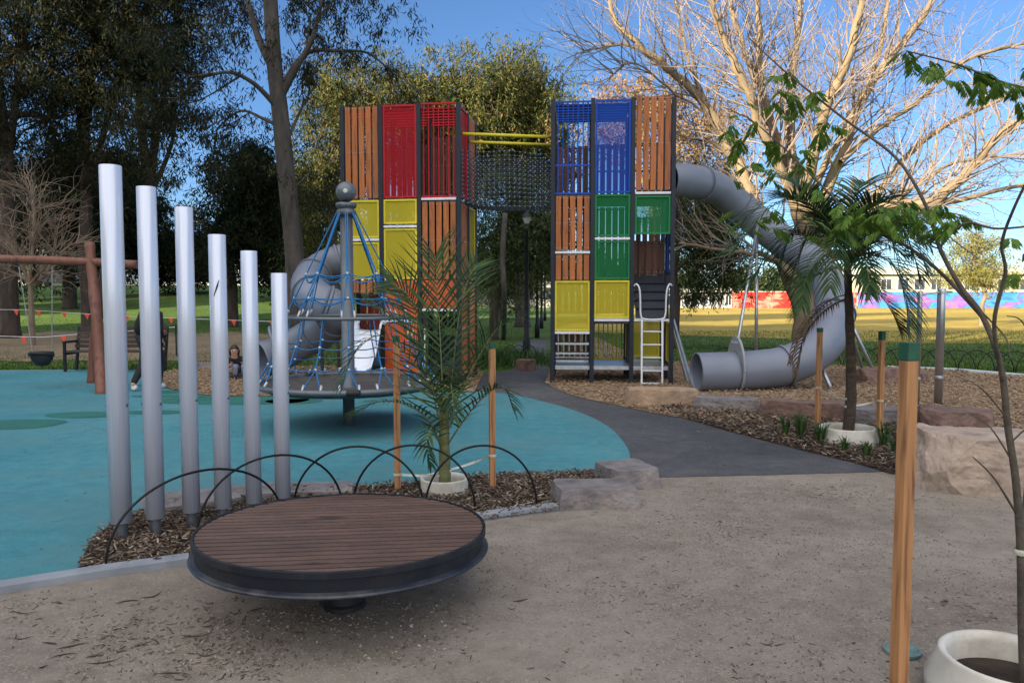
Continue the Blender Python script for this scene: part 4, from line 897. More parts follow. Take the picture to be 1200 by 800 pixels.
# ================================================================ NET CLIMBER (spinning cone)
pc = gp(409, 499); cx, cy = pc.x, pc.y
t = thing('net_climber', 'spinning net climber: grey pole with a ball on top, blue ropes and a round deck', 'climber', (cx, cy, 0))
def Zc(py): return at(409, py, cy).z
b = MB(); b.lathe([(.075,-.05),(.075,Zc(467)),(.13,Zc(466)),(.14,Zc(459)),(.10,Zc(457)),(.10,Zc(452)),(.082,Zc(450)),(.08,Zc(247))], 28, (cx,cy,0)); b.build('pole', M['spin_grey'], t, smooth=True)
b = MB(); b.ball((cx,cy,Zc(225)), 0.13, 28); ball = b.build('ball', M['spin_grey'], t, smooth=True)
b = MB(); b.lathe([(0,0),(.028,0),(.028,.004),(0,.006)], 16, (cx+.02,cy-.128,Zc(225)), Matrix.Rotation(R(90),3,'X'), caps=False); b.build('cap_disc', M['clip'], ball)
b = MB(); b.lathe([(.06,Zc(238)),(.125,Zc(238)),(.135,Zc(241)),(.12,Zc(244)),(.10,Zc(245)),(.12,Zc(247)),(.13,Zc(250)),(.11,Zc(253)),(.07,Zc(254))], 24, (cx,cy,0)); b.build('collar', M['stub'], t, smooth=True)
zu, ru = Zc(371.5), 0.775; zl, rl = 0.57, 1.14
circ = lambda r, zz, n=64: [Vector((cx+r*math.cos(a), cy+r*math.sin(a), zz)) for a in np.linspace(0, 2*math.pi, n, endpoint=False)]
b = MB(); b.tube(circ(ru, zu), 0.024, 10, closed=True); b.build('upper_ring', M['spin_grey'], t, smooth=True)
b = MB(); b.tube(circ(rl, zl, 80), 0.034, 12, closed=True); b.build('lower_ring', M['spin_grey'], t, smooth=True)
b = MB(); b.lathe([(.08,zl-.06),(.6,zl-.07),(1.02,zl-.05),(1.11,zl+.0),(1.11,zl-.03),(1.02,zl-.08),(.6,zl-.10),(.08,zl-.10)], 64, (cx,cy,0), caps=False); b.build('round_deck', M['spin_deck'], t, smooth=True)
for a0_ in (0.55, 2.2, 4.9):
    b = MB(); pts = [Vector((cx+rl*math.cos(a), cy+rl*math.sin(a), zl)) for a in np.linspace(a0_, a0_+0.14, 5)]; b.tube(pts, 0.038, 12); b.build('grip_sleeve', M['rubber_black'], t, smooth=True)
N = 8; ropes = MB(); clips = MB(); top = Vector((cx,cy,Zc(244)))
A = [2*math.pi*(i+0.28)/N for i in range(N)]
def cone(a, s_): # s 0 top .. 1 at upper ring
    r_ = 0.10+(ru-0.10)*s_; return Vector((cx+r_*math.cos(a), cy+r_*math.sin(a), Zc(246)+(zu-Zc(246))*s_))
for i, a in enumerate(A):
    e = 0.05
    for s_ in (-e, e): ropes.tube([cone(a+s_*2.2, 0.02), cone(a+s_*0.3, 0.55), cone(a, 0.62)], 0.0085, 6, cap=False)
    ropes.tube([cone(a, 0.60), cone(a-0.10, 0.97)], 0.0085, 6, cap=False); ropes.tube([cone(a, 0.60), cone(a+0.10, 0.97)], 0.0085, 6, cap=False)
    a2 = A[(i+1) % N]+(2*math.pi if i == N-1 else 0)
    for s_, sag in ((0.60, 0.04), (0.60, 0.11), (0.82, 0.02), (0.82, 0.09)):
        ropes.tube([cone(a+(a2-a)*u, s_)-Vector((0,0,sag*4*u*(1-u))) for u in np.linspace(0,1,9)], 0.0075, 6, cap=False)
    for s_ in (0.60, 0.82): clips.ball(cone(a, s_), 0.02, 6)
    clips.tube([cone(a-0.10,0.93), cone(a-.10,1.0)], 0.014, 6); clips.tube([cone(a+0.10,0.93), cone(a+.10,1.0)], 0.014, 6)
def skirt(a, v):  # v 0 upper ring .. 1 lower ring
    r_ = ru+(rl-ru)*v**1.5; return Vector((cx+r_*math.cos(a), cy+r_*math.sin(a), zu+(zl-zu)*v))
for i, a in enumerate(A):
    a2 = A[(i+1) % N]+(2*math.pi if i == N-1 else 0); am = (a+a2)/2
    for aa, w_ in ((a, 0.12),(am, 0.0)):
        ropes.tube([skirt(aa, v) for v in (0, .4, .7)], 0.0085, 6, cap=False)
        ropes.tube([skirt(aa, .7), skirt(aa-.10, .98)], 0.0085, 6, cap=False); ropes.tube([skirt(aa, .7), skirt(aa+.10, .98)], 0.0085, 6, cap=False)
        clips.ball(skirt(aa, .4), .02, 6); clips.ball(skirt(aa, .7), .02, 6); clips.tube([skirt(aa-.10,.90), skirt(aa-.10,1)], 0.016, 6); clips.tube([skirt(aa+.10,.90), skirt(aa+.10,1)], 0.016, 6)
    for v, sag in ((0.4, 0.03), (0.7, 0.02)):
        for p_, q_ in ((a, am), (am, a2)):
            ropes.tube([skirt(p_+(q_-p_)*u, v)-Vector((0,0,sag*4*u*(1-u))) for u in np.linspace(0,1,6)], 0.0075, 6, cap=False)
ropes.cur = 1; ropes.add(clips.v, clips.f); ropes.build('rope_net', [M['rope_blue'], M['clip']], t, smooth=True)

# ================================================================ STEEL POSTS ON THE RIGHT
def steel_post(px, top, base, wpx, label):
    p = gp(px, base); r = wpx*p.y/900/2*.86; zt = at(px, top, p.y).z
    t = thing('steel_post', label, 'post', (p.x,p.y,0), 'stainless steel posts on the chips')
    b = MB(); b.lathe([(r,-.05),(r,zt),(r*.95,zt+.01),(0,zt+.015)], 28, (p.x,p.y,0)); b.build('pole', M['stainless'], t, smooth=True)
    b = MB(); b.lathe([(r+.001,.42),(r+.012,.43),(r+.012,.46),(r+.001,.47)], 28, (p.x,p.y,0), caps=False); b.build('band', M['galv'], t)
    b = MB(); b.lathe([(r*1.0,zt-.06),(r*1.35,zt-.06),(r*1.35,zt-.03),(r*1.0,zt-.03)], 28, (p.x,p.y,0), caps=False); b.build('cap', M['galv'], t)
    return p, zt
q1 = steel_post(1099, 339, 476, 10.5, 'thick stainless steel post rising behind the flat-topped boulder')
q2 = steel_post(1074, 342, 478, 6.5, 'thinner stainless steel post just left of the thick one, behind the near stake')
b = MB(); aa, bb = Vector((q2[0].x,q2[0].y,q2[1]-.1)), Vector((q1[0].x,q1[0].y,q1[1]-.1))
b.tube([aa+Vector((0,0,.06)), bb+Vector((0,0,.06)), bb+Vector((.16,.0,.06))], 0.014, 10)
tag(b.build('cross_rail', M['galv'], None, smooth=True), 'thin grey rail across the tops of the two steel posts', 'rail')

# ================================================================ SWING FRAME, SWING, BENCH
YB = 13.9
t = thing('swing_frame', 'rustic swing frame of reddish-brown logs with a long crossbeam, at the left edge', 'swing frame', (at(112,452,YB).x, YB, 0))
b = MB(); b.tube(smooth_path([at(-190,299,YB), at(0,303.5,YB), at(80,306,YB), at(161,310,YB)],5), [0.085]*3+[0.078]*13, 14); b.build('crossbeam', M['log'], t, smooth=True)
for pts, rr in (([gp(119,462)-Vector((0,0,.05)), at(117,420,13.45), at(113,370,13.6), at(108,320,13.85), at(105,285,13.98)], 0.088), ([gp(108,449)-Vector((0,0,.05)), at(111,400,14.6), at(118,350,14.3), at(124,310,14.1), at(127,290,14.0)], 0.085), ([gp(-180,462), at(-172,360,13.6), at(-165,287,14)], 0.09), ([gp(-150,449), at(-155,360,14.3), at(-160,290,14)], 0.09)):
    b = MB(); pp = smooth_path(pts,5); b.tube(pp, [rr*(1.12-.2*i/len(pp)+.07*math.sin(i*1.7)) for i in range(len(pp))], 14); b.build('leg', M['log'], t, smooth=True)
t = thing('baby_swing', 'black bucket swing hanging on two chains from the log crossbeam', 'swing', at(49,425,13.9))
b = MB(); sx = at(49,417,YB); 
b.lathe([(.02,-.19),(.11,-.16),(.17,-.06),(.19,.04),(.19,.08),(.165,.08),(.15,-.04),(.09,-.12),(0,-.14)], 20, sx, Matrix.Diagonal((1.1,.8,1)), caps=False); b.build('seat', M['rubber_black'], t, smooth=True)
b = MB(); b.tube(smooth_path([sx+Vector((-.22,0,.02)), sx+Vector((-.10,-.16,.06)), sx+Vector((.10,-.16,.06)), sx+Vector((.22,0,.02))],4), .03, 8); b.build('front_bar', M['rubber_black'], t, smooth=True)
for a, c_ in (((22,312),(38,412)), ((61,312),(61,412))):
    p, q = at(*a,YB), at(*c_,YB); b = MB(); n = 60
    for i in range(n):
        u = i/n; c0 = p.lerp(q,u); 
        b.beam(c0, p.lerp(q,(i+1.15)/n), 0.018 if i % 2 else 0.006, 0.006 if i % 2 else 0.018, up=(0,1,0))
    b.build('chain', M['galv'], t)
# bench
bx0, bx1 = at(83,430,17.0), at(190,430,17.0); yb = 17.0
t = thing('park_bench', 'dark slatted park bench on the teal edge behind the log swing frame', 'bench', ((bx0.x+bx1.x)/2, yb, 0))
for nm, rows in (('seat', [(yb-.22+.11*i,.45) for i in range(4)]), ('backrest', [(yb+.20+.035*i,.55+.095*i) for i in range(5)])):
    b = MB()
    for y_, zz in rows: b.beam((bx0.x,y_,zz), (bx1.x,y_,zz), .085 if nm == 'seat' else .03, .035 if nm == 'seat' else .08)
    b.build(nm, M['bench_wood'], t)
for x_ in (bx0.x+.02, (bx0.x+bx1.x)/2, bx1.x-.02):
    b = MB(); b.beam((x_,yb-.25,0),(x_,yb-.25,.66),.05,.06,up=(0,1,0)); b.beam((x_,yb+.18,0),(x_,yb+.36,.98),.05,.06,up=(0,1,0)); b.beam((x_-.0,yb-.28,.66),(x_,yb+.27,.66),.06,.045); b.beam((x_,yb-.25,.40),(x_,yb+.2,.40),.05,.05); b.build('end_frame', M['dark_metal'], t, bevel=.006)

# ================================================================ LAMP POSTS, BUNTING
def lamp(px, top, base, label, q=1.0):
    p = gp(px, base); zt = at(px, top, p.y).z; t = thing('lamp_post', label, 'lamp post', (p.x,p.y,0), 'lamp posts along the path')
    b = MB(); b.lathe([(.10,0),(.10,.5),(.07,.55),(.055,1.2),(.045,zt-.42),(.06,zt-.41),(.03,zt-.28)], 14, (p.x,p.y,0)); b.build('pole', M['dark_metal'], t, smooth=True)
    b = MB(); b.lathe([(.06,zt-.40*q),(.19*q,zt-.08),(.20*q,zt-.07)], 8, (p.x,p.y,0)); b.build('lantern', M['lantern'], t)
    b = MB(); b.lathe([(.24*q,zt-.07),(.20*q,zt-.03),(.05,zt+.03),(.02,zt+.08)], 12, (p.x,p.y,0)); b.build('lamp_cap', M['dark_metal'], t)
lamp(617, 251, 422, 'nearest lamp post, between the towers under the rope bridge', .6); lamp(629.5, 277, 396, 'second lamp post along the path, just right of the nearest'); lamp(634.5, 294, 385, 'third lamp post along the path, near the blue tower post'); lamp(638.5, 309, 376, 'farthest lamp post along the path')
def bunting(px_pts_, Y, label):
    P = []
    for x, y in px_pts_: P.append(at(x, y, Y))
    t = thing('bunting', label, 'bunting', (P[0].x, P[0].y, H(P[0].x,P[0].y)), 'orange safety bunting')
    b = MB(); b.tube(P, 0.008, 4, cap=False); b.build('line', M['white_bar'], t)
    for p, q in zip(P[:-1], P[1:]):
        n = max(1, int((q-p).length/0.62))
        for i in range(n):
            c = p.lerp(q, (i+.5)/n); s_ = .09; b = MB(); b.add([c+Vector((-s_,0,0)), c+Vector((s_,0,0)), c+Vector((.01,.02,-.2)), c+Vector((-s_,.012,0)), c+Vector((s_,.012,0)), c+Vector((.01,.032,-.2))], [(0,1,2),(5,4,3),(0,2,5,3),(1,4,5,2),(0,3,4,1)]); b.build('flag', M['flag'], t)
    for p in (P[0], P[-1]):
        b = MB(); hz = H(p.x,p.y); b.tube([(p.x,p.y,hz-.05),(p.x,p.y,p.z+.05)], .02, 6); b.build('picket', M['dark_metal'], t)
bunting([(-60,392),(5,394),(50,395),(98,391),(150,388),(206,383)], 21.0, 'lower line of small orange flags strung across the left lawn')
bunting([(-60,362),(30,363),(90,367),(160,371),(240,374),(330,377)], 26.0, 'upper line of small orange flags farther back on the left lawn')

# ================================================================ FAR WALLS, BUILDINGS, CARS
def mural(name, x0, x1, Y, h, kind, label):
    m, n, bs = mk(kind); tc = node(n,'ShaderNodeTexCoord'); mp = node(n,'ShaderNodeMapping'); n.links.new(tc.outputs['Object'], mp.inputs[0]); mp.inputs['Scale'].default_value = (.35,1,.9)
    nz = node(n,'ShaderNodeTexNoise'); nz.inputs['Scale'].default_value = 0.55; nz.inputs['Detail'].default_value = 2.5; nz.inputs['Distortion'].default_value = 2.2; n.links.new(mp.outputs[0], nz.inputs[0])
    if kind == 'red_mural': st = [(0.30,col(.04,.03,.035)),(0.40,col(.40,.012,.01)),(0.52,col(.55,.03,.015)),(0.58,col(.6,.22,.17)),(0.66,col(.45,.02,.015))]
    else: st = [(0.28,col(.01,.04,.22)),(0.38,col(.02,.14,.42)),(0.47,col(.04,.26,.45)),(0.53,col(.07,.05,.30)),(0.60,col(.28,.10,.36)),(0.68,col(.45,.16,.08))]
    r = ramp(n, st); r.color_ramp.interpolation = 'B_SPLINE' if kind != 'red_mural' else 'LINEAR'; n.links.new(nz.outputs[0], r.inputs[0]); n.links.new(r.outputs[0], bs.inputs['Base Color']); bs.inputs['Roughness'].default_value = .8
    t = thing(name, label, 'wall', ((x0+x1)/2, Y, 0)); b = MB(); b.box(((x0+x1)/2, Y, h/2), (x1-x0, .2, h)); b.build('painted_face', m, t)
    b = MB(); b.box(((x0+x1)/2, Y, h+.05), (x1-x0+.1, .3, .1)); b.build('coping', M['roof_pale'], t)
X = lambda px, Y=95: (px-600)/900*Y
mural('painted_wall', X(858), X(1003), 95, 2.0, 'red_mural', 'low wall with a red and pink mural beyond the field, behind the tube slide')
mural('painted_wall', X(1003)+.2, X(1300), 95, 2.0, 'blue_mural', 'low wall with a blue and purple mural beyond the field, at the right')
def building(name, x0, x1, Y, D, h, label, wallm, roofm, cols=10, rows=1, roof_h=0.6, z0=0.0, sill=1.0, wh=1.2, over=.6):
    cx_ = (x0+x1)/2; t = thing(name, label, 'building', (cx_, Y+D/2, z0))
    b = MB(); b.box((cx_, Y+D/2, z0+h/2-.5), (x1-x0, D, h+1)); b.build('wall', M[wallm], t)
    b = MB(); b.slab([(x0-over,Y-over),(x1+over,Y-over),(x1+over,Y+D+over),(x0-over,Y+D+over)], z0+h+.003, z0+h+.2); b.slab([(x0,Y),(x1,Y),(x1,Y+D),(x0,Y+D)], z0+h+.2, z0+h+.2+roof_h); b.build('roof', M[roofm], t)
    for r_ in range(rows):
        for i in range(cols):
            wx = x0+(x1-x0)*(i+.5)/cols; ww = (x1-x0)/cols*.62; zz = z0+sill+r_*(h/rows)+wh/2
            b = MB(); b.box((wx,Y-.02,zz), (ww,.10,wh)); o = b.build('window', M['glass'], t)
            b = MB(); 
            for s_ in (-1,1): b.box((wx+s_*(ww/2+.03),Y-.05,zz),(.07,.12,wh+.14)); b.box((wx,Y-.05,zz+s_*(wh/2+.035)),(ww-.002,.12,.07))
            b.box((wx,Y-.075,zz),(.05,.05,wh-.01)); b.build('frame', M['white_bar'], o)
    return t
building('pavilion', X(770,98), X(858,98), 98, 8, 2.0, 'low white pavilion with dark windows at the far left end of the red mural', 'pale_wall', 'roof_pale', 9, 1, .3, sill=.35, wh=1.2)
building('clubrooms', X(1008,112), X(1320,112), 112, 16, 4.6, 'long pale clubrooms with a flat roof above the blue mural', 'cream', 'roof_pale', 16, 1, .7, sill=2.4, wh=1.5)
building('house', X(545,100), X(650,100), 100, 10, 2.6, 'pale low building glimpsed between the two towers', 'cream', 'roof_pale', 5, 1, .8)
building('house', X(150,92), X(330,92), 92, 10, 3.0, 'long pale building far behind the chimes', 'pale_wall', 'roof_pale', 8, 1, 1.0, z0=2.5)
building('house', X(-140,90), X(60,90), 90, 10, 3.2, 'cream building far behind the log swing frame', 'cream', 'roof_pale', 7, 1, 1.0, z0=2.5)
# cars parked beyond the park
def car(c, rz, paint, label):
    t = thing('parked_car', label, 'car', c, 'cars parked beyond the park', rz)
    b = MB(); prof = [(-2.1,.35),(-2.15,.7),(-2.0,.95),(-1.3,1.02),(-.75,1.42),(.75,1.45),(1.35,1.0),(2.05,.85),(2.12,.5),(2.05,.32)]
    n = len(prof); vs_ = [(x,s_*.85*(1 if z_ < 1.1 else .82),z_) for s_ in (-1,1) for x, z_ in prof]
    b.add(vs_, [tuple(range(n)), tuple(range(2*n-1,n-1,-1))]+[(i,n+i,n+(i+1)%n,(i+1)%n) for i in range(n)]); b.build('body', paint, t, bevel=.05, local=True)
    for s_ in (-1,1):
        b = MB(); b.add([(-1.15,s_*.86,1.03),(1.15,s_*.86,1.03),(.70,s_*.72,1.38),(-.70,s_*.72,1.38),(-1.15,s_*.80,1.03),(1.15,s_*.80,1.03),(.70,s_*.66,1.38),(-.70,s_*.66,1.38)], [(0,1,2,3),(7,6,5,4),(0,4,5,1),(1,5,6,2),(2,6,7,3),(3,7,4,0)]); b.build('window', M['glass'], t, local=True)
        for x_ in (-1.3,1.3):
            b = MB(); b.lathe([(0,-.1),(.30,-.1),(.33,-.07),(.33,.07),(.30,.1),(0,.1)], 20, (x_,s_*.80,.33), Matrix.Rotation(R(90),3,'X'), caps=False); b.build('wheel', M['rubber_black'], t, local=True)
for px, Y, pm, lb in ((70,68,'car_grey','dark grey car parked far behind the bucket swing'), (157,70,'car_white','white car parked far off between the first two chimes'), (200,72,'car_grey','grey car parked far off between the second and third chimes'), (236,72,'car_white','white car parked far off just left of the fourth chime'), (303,76,'car_white','white car parked far off just left of the shortest chime')):
    xx = X(px,Y); car((xx,Y,H(xx,Y)), R(4), M[pm], lb)
# plain blocks added out of the picture on the left to shade the playground
u0 = Vector((SUN_DIR.x, SUN_DIR.y)); v0 = Vector((SUN_DIR.y, -SUN_DIR.x))
def shade_block(va, vb, u, dep, h, label):
    c2 = u0*u+v0*((va+vb)/2); t = thing('shade_blocker', label, 'building', (c2.x, c2.y, 0), 'added shade blocks outside the picture', rz=math.atan2(v0.y, v0.x)); L = vb-va
    b = MB(); b.box((0,0,h/2), (L,dep,h)); b.build('wall', M['cream'], t, local=True)
    b = MB(); b.box((0,0,h+.15), (L+.3,dep+.8,.296)); b.build('roof', M['roof_pale'], t, local=True)
    for r_ in range(int(h//3.4)):
        b = MB()
        for i in range(int(L//3)): b.box((-L/2+1.5+3*i, (dep/2+.0), 1.7+3.4*r_), (1.5,.12,1.4))
        b.build('window_row', M['glass'], t, local=True)
shade_block(-23, -12.03, -62, 10, 30, 'middle-height cream block added outside the picture to the left to cast shade')
shade_block(-12, 12, -62, 10, 26.5, 'long low cream block added far behind the camera to cast shade, outside the picture')
shade_block(-42.2, -33.02, -62, 10, 33.5, 'tall cream block added outside the picture to the left to cast shade')
shade_block(-33, -23.03, -62, 10, 28, 'lower cream block added outside the picture to the left to cast shade')
shade_block(-57, -49, -62, 10, 34.5, 'narrow tall cream block added outside the picture to the left to cast shade')
shade_block(-84, -63, -62, 10, 34, 'second tall cream block added farthest to the left outside the picture to cast shade')

# ================================================================ PEOPLE
def skin_mesh(name, verts, edges, radii, mat, parent=None, levels=2, root=0):
    off = root_loc(parent); me = bpy.data.meshes.new(name); me.from_pydata([Vector(v)-off for v in verts], edges, []); me.materials.append(mat)
    o = bpy.data.objects.new(name, me); C.objects.link(o); o.parent = parent
    md = o.modifiers.new('skin', 'SKIN'); md.use_smooth_shade = True
    lay = me.skin_vertices[0] if me.skin_vertices else None
    if lay is None:
        bm = bmesh.new(); bm.from_mesh(me); bm.verts.layers.skin.verify(); bm.to_mesh(me); bm.free(); lay = me.skin_vertices[0]
    for i, r in enumerate(radii):
        lay.data[i].radius = (r if isinstance(r, tuple) else (r, r)); lay.data[i].use_root = (i == root)
    sd_ = o.modifiers.new('sub', 'SUBSURF'); sd_.levels = levels; sd_.render_levels = levels
    return o
def face_and_hair(root, hc, look, hr, long_hair=False):
    """eyes, nose, mouth and hair on a head centred at hc that looks along the unit vector look"""
    look = look.normalized(); side = look.cross(Vector((0,0,1))).normalized(); up = side.cross(look)
    b = MB()
    for s_ in (-1,1): b.ball(hc+look*hr*.86+side*hr*.34*s_+up*hr*.05, hr*.13, 8)
    b.build('eye', M['hair'], root, smooth=True)
    b = MB(); b.ball(hc+look*hr*.86-up*hr*.52, hr*.3, 10, (1,.35,.25), Matrix((side, look, up)).transposed()); b.build('mouth', M['rock_brown'], root, smooth=True)
    q = Matrix((side, look, up)).transposed(); b = MB(); b.ball(hc-look*hr*.34+up*hr*.24, hr*1.12, 16, (.98,.98,1.10), q)
    if long_hair:
        for s_ in (-1,1): b.tube([hc+side*hr*.85*s_+up*hr*.4, hc+side*hr*1.05*s_-up*hr*.4, hc+side*hr*.95*s_-up*hr*1.4], [hr*.42,hr*.38,hr*.15], 8)
        b.tube([hc-look*hr*.7-up*hr*.1, hc-look*hr*.9-up*hr*1.2, hc-look*hr*.9-up*hr*2.2], [hr*.6,hr*.5,hr*.2], 10)
    b.build('hair', M['hair'], root, smooth=True)
def person(label, J, look, root_at, cloth, legs_m, shoe, sc=1.0, long_hair=False):
    """J: joints in world space"""
    n = ['pelvis','waist','chest','neck','head','crown','shL','elL','wrL','haL','shR','elR','wrR','haR','hipL','knL','anL','toL','hipR','knR','anR','toR']
    rr = [.13,.12,.135,.055,.11,.09,.06,.042,.028,.025,.06,.042,.028,.025,.09,.062,.036,.026,.09,.062,.036,.026]
    idx = {k:i for i,k in enumerate(n)}; E = [('pelvis','waist'),('waist','chest'),('chest','neck'),('neck','head'),('head','crown')]
    for s_ in 'LR': E += [('chest','sh'+s_),('sh'+s_,'el'+s_),('el'+s_,'wr'+s_),('wr'+s_,'ha'+s_),('pelvis','hip'+s_),('hip'+s_,'kn'+s_),('kn'+s_,'an'+s_),('an'+s_,'to'+s_)]
    V = [Vector(J[k]) for k in n]; E = [(idx[a],idx[b_]) for a,b_ in E]; Rr = [r*sc for r in rr]
    # fingers: four and a thumb on each hand
    for s_ in 'LR':
        h = V[idx['ha'+s_]]; d = (h-V[idx['wr'+s_]]).normalized(); sd_ = d.cross(Vector((0,1,0.2))).normalized()
        for k_, (l, o_) in enumerate(((.07,-.03),(.08,-.01),(.076,.01),(.06,.03))):
            V += [h+d*.02*sc+sd_*o_*sc, h+d*(.02+l)*sc+sd_*o_*1.3*sc+Vector((0,-.02*sc,0))]; m_ = len(V); E += [(idx['ha'+s_],m_-2),(m_-2,m_-1)]; Rr += [.009*sc,.007*sc]
        V += [V[idx['wr'+s_]]+d*.03*sc-sd_*.04*sc, V[idx['wr'+s_]]+d*.075*sc-sd_*.055*sc]; m_ = len(V); E += [(idx['wr'+s_],m_-2),(m_-2,m_-1)]; Rr += [.011*sc,.009*sc]
    body = skin_mesh('person', V, E, Rr, M['skin'])
    tag(body, label, 'person')
    def garment(nm, keys, edges, mul, mat):
        vv = [Vector(J[k]) for k in keys]; ii = {k:i for i,k in enumerate(keys)}
        skin_mesh(nm, vv, [(ii[a],ii[b_]) for a,b_ in edges], [rr[idx[k]]*sc*mul+.012 for k in keys], mat, body)
    garment('jacket', ['chest','pelvis','waist','neck','shL','elL','wrL','shR','elR','wrR'], [('pelvis','waist'),('waist','chest'),('chest','neck'),('chest','shL'),('shL','elL'),('elL','wrL'),('chest','shR'),('shR','elR'),('elR','wrR')], 1.18, M[cloth])
    garment('trousers', ['pelvis','hipL','knL','anL','hipR','knR','anR'], [('pelvis','hipL'),('hipL','knL'),('knL','anL'),('pelvis','hipR'),('hipR','knR'),('knR','anR')], 1.15, M[legs_m])
    for s_ in 'LR':
        a, c_ = Vector(J['an'+s_]), Vector(J['to'+s_]); skin_mesh('shoe', [Vector((a.x,a.y,c_.z+.03*sc))-(c_-a)*Vector((.2,.2,0)).length*.5, (a+c_)/2+Vector((0,0,-.01*sc)), c_+Vector((0,0,.012*sc))], [(0,1),(1,2)], [.062*sc,.060*sc,.050*sc], M[shoe], body)
    face_and_hair(body, Vector(J['head'])+Vector((0,0,.02*sc)), look, .098*sc, long_hair)
    return body
# adult walking away behind the second chime
p0 = gp(175, 458); ax_, ay_ = p0.x-.02, p0.y+.15
f = Vector((0.25, 1, 0)).normalized(); s_ = Vector((f.y, -f.x, 0)); B = Vector((ax_, ay_, 0))
q = lambda s__, f__, z_: B+s_*s__+f*f__+Vector((0,0,z_))
J = dict(pelvis=q(0,0,.90), waist=q(0,.01,1.08), chest=q(0,.02,1.28), neck=q(0,.03,1.43), head=q(0,.05,1.55), crown=q(0,.04,1.62),
  shL=q(-.18,.02,1.34), elL=q(-.24,-.06,1.08), wrL=q(-.22,.08,.88), haL=q(-.21,.11,.81), shR=q(.17,.02,1.34), elR=q(.21,-.02,1.08), wrR=q(.15,.10,.92), haR=q(.13,.14,.86),
  hipL=q(-.09,0,.86), knL=q(-.10,-.08,.48), anL=q(-.11,-.34,.14), toL=q(-.11,-.26,.04), hipR=q(.09,0,.86), knR=q(.06,.16,.50), anR=q(.03,.14,.08), toR=q(.03,.30,.035))
person('person in dark jacket and trousers walking away, half hidden by the second chime', J, f, 'pelvis', 'black_cloth', 'black_cloth', 'white_shoe')
# child crouching at the mouth of the left tube slide
hc = at(274.5, 409, 15.3); B = Vector((hc.x, hc.y, 0)); f = Vector((0.15, -1, 0)).normalized(); s_ = Vector((f.y, -f.x, 0))
k_ = hc.z-.02
q = lambda s__, f__, z_: B+s_*s__+f*f__+Vector((0,0,z_))
J = dict(pelvis=q(-.10,-.30,.14), waist=q(-.06,-.20,.24), chest=q(-.02,-.10,k_-.25), neck=q(0,-.03,k_-.13), head=q(0,0,k_-.02), crown=q(0,-.01,k_+.05),
  shL=q(-.13,-.09,k_-.20), elL=q(-.21,.02,.24), wrL=q(-.22,.16,.30), haL=q(-.21,.20,.33), shR=q(.12,-.08,k_-.20), elR=q(.18,.04,.24), wrR=q(.06,.17,.30), haR=q(.03,.20,.33),
  hipL=q(-.17,-.26,.14), knL=q(-.20,.10,.29), anL=q(-.20,.08,.08), toL=q(-.20,.20,.035), hipR=q(-.02,-.26,.14), knR=q(-.03,.12,.29), anR=q(-.03,.08,.08), toR=q(-.03,.20,.035))
person('dark-haired child in a black top crouching at the mouth of the left tube slide', J, Vector((.25,-1,-.05)), 'pelvis', 'black_cloth', 'grey_cloth', 'shoe', .8, True)

# ================================================================ PALMS
def frond(b, path, n, L, w0, droop, seed, up0=Vector((0,0,1)), vee=0.5, stemr=0.008):
    """rachis along path with n leaflets a side; leaves go into arrays"""
    rr = random.Random(seed); P = smooth_path(path, 8); V = []; F = []
    b['stem'].tube(P, [stemr*(1-.8*i/(len(P)-1)) for i in range(len(P))], 6)
    for i in range(n):
        t_ = 0.16+0.84*(i+.5)/n; x = t_*(len(P)-1); k_ = min(int(x), len(P)-2); p = P[k_].lerp(P[k_+1], x-k_); d = (P[k_+1]-P[k_]).normalized()
        sd_ = d.cross(up0); sd_ = sd_.normalized() if sd_.length > .1 else d.orthogonal().normalized(); nu = sd_.cross(d).normalized()
        l = L*(math.sin(math.pi*(0.12+0.80*t_))**.6)*rr.uniform(.88,1.08)
        for s_ in (-1,1):
            ang = R(62-34*t_)+rr.uniform(-.08,.08)
            dd = (d*math.cos(ang)+sd_*s_*math.sin(ang)+nu*vee*rr.uniform(.6,1.2)).normalized()
            ct = p; seg = 5; wdir = dd.cross(nu).normalized(); pts = []
            cur = Vector(p); dv = Vector(dd)
            for j in range(seg+1):
                u = j/seg; wd = w0*(0.55+1.0*u if u < .3 else (1-u)/.7*.85+.02)*.5
                pts.append((cur-wdir*wd, cur+wdir*wd)); cur = cur+dv*(l/seg); dv = (dv+Vector((0,0,-1))*droop/seg*rr.uniform(.7,1.3)).normalized()
            o = len(b['V'])
            for a, c_ in pts: b['V'] += [a, c_]
            for j in range(seg): b['F'].append((o+2*j, o+2*j+1, o+2*j+3, o+2*j+2))
def palm(label, base, trunk, trunk_r, fronds, L, w0, seed, dead=None, group='young palms', matstem='palm_stem', trunkmat='palm_trunk', n=34):
    t = thing('palm', label, 'palm tree', base, group)
    b = MB(); tp = smooth_path(trunk, 6); b.tube(tp, [trunk_r*(1.2-.55*i/len(tp)+.05*math.sin(i*2.1)) for i in range(len(tp))], 14); b.build('trunk', M[trunkmat], t, smooth=True)
    for i, fp_ in enumerate(fronds):
        opt = {}
        if isinstance(fp_, tuple): fp_, opt = fp_
        d = dict(V=[], F=[], stem=MB()); frond(d, fp_, opt.get('n', n), opt.get('L', L), w0, opt.get('droop', .5), seed+i, opt.get('up', Vector((0,0,1))), opt.get('vee', .35), opt.get('stemr', .008))
        st = d['stem'].build('frond', M[opt.get('stem', matstem)], t, smooth=True)
        quads('leaflets', np.array([tuple(v) for v in d['V']]), np.array(d['F']), M[opt.get('mat', 'leaf_palm')], st)
Y1 = pc1.y; A_ = lambda x, y, dy=0: at(x, y, Y1+dy)
toCam = Vector((0,-1,0.1))
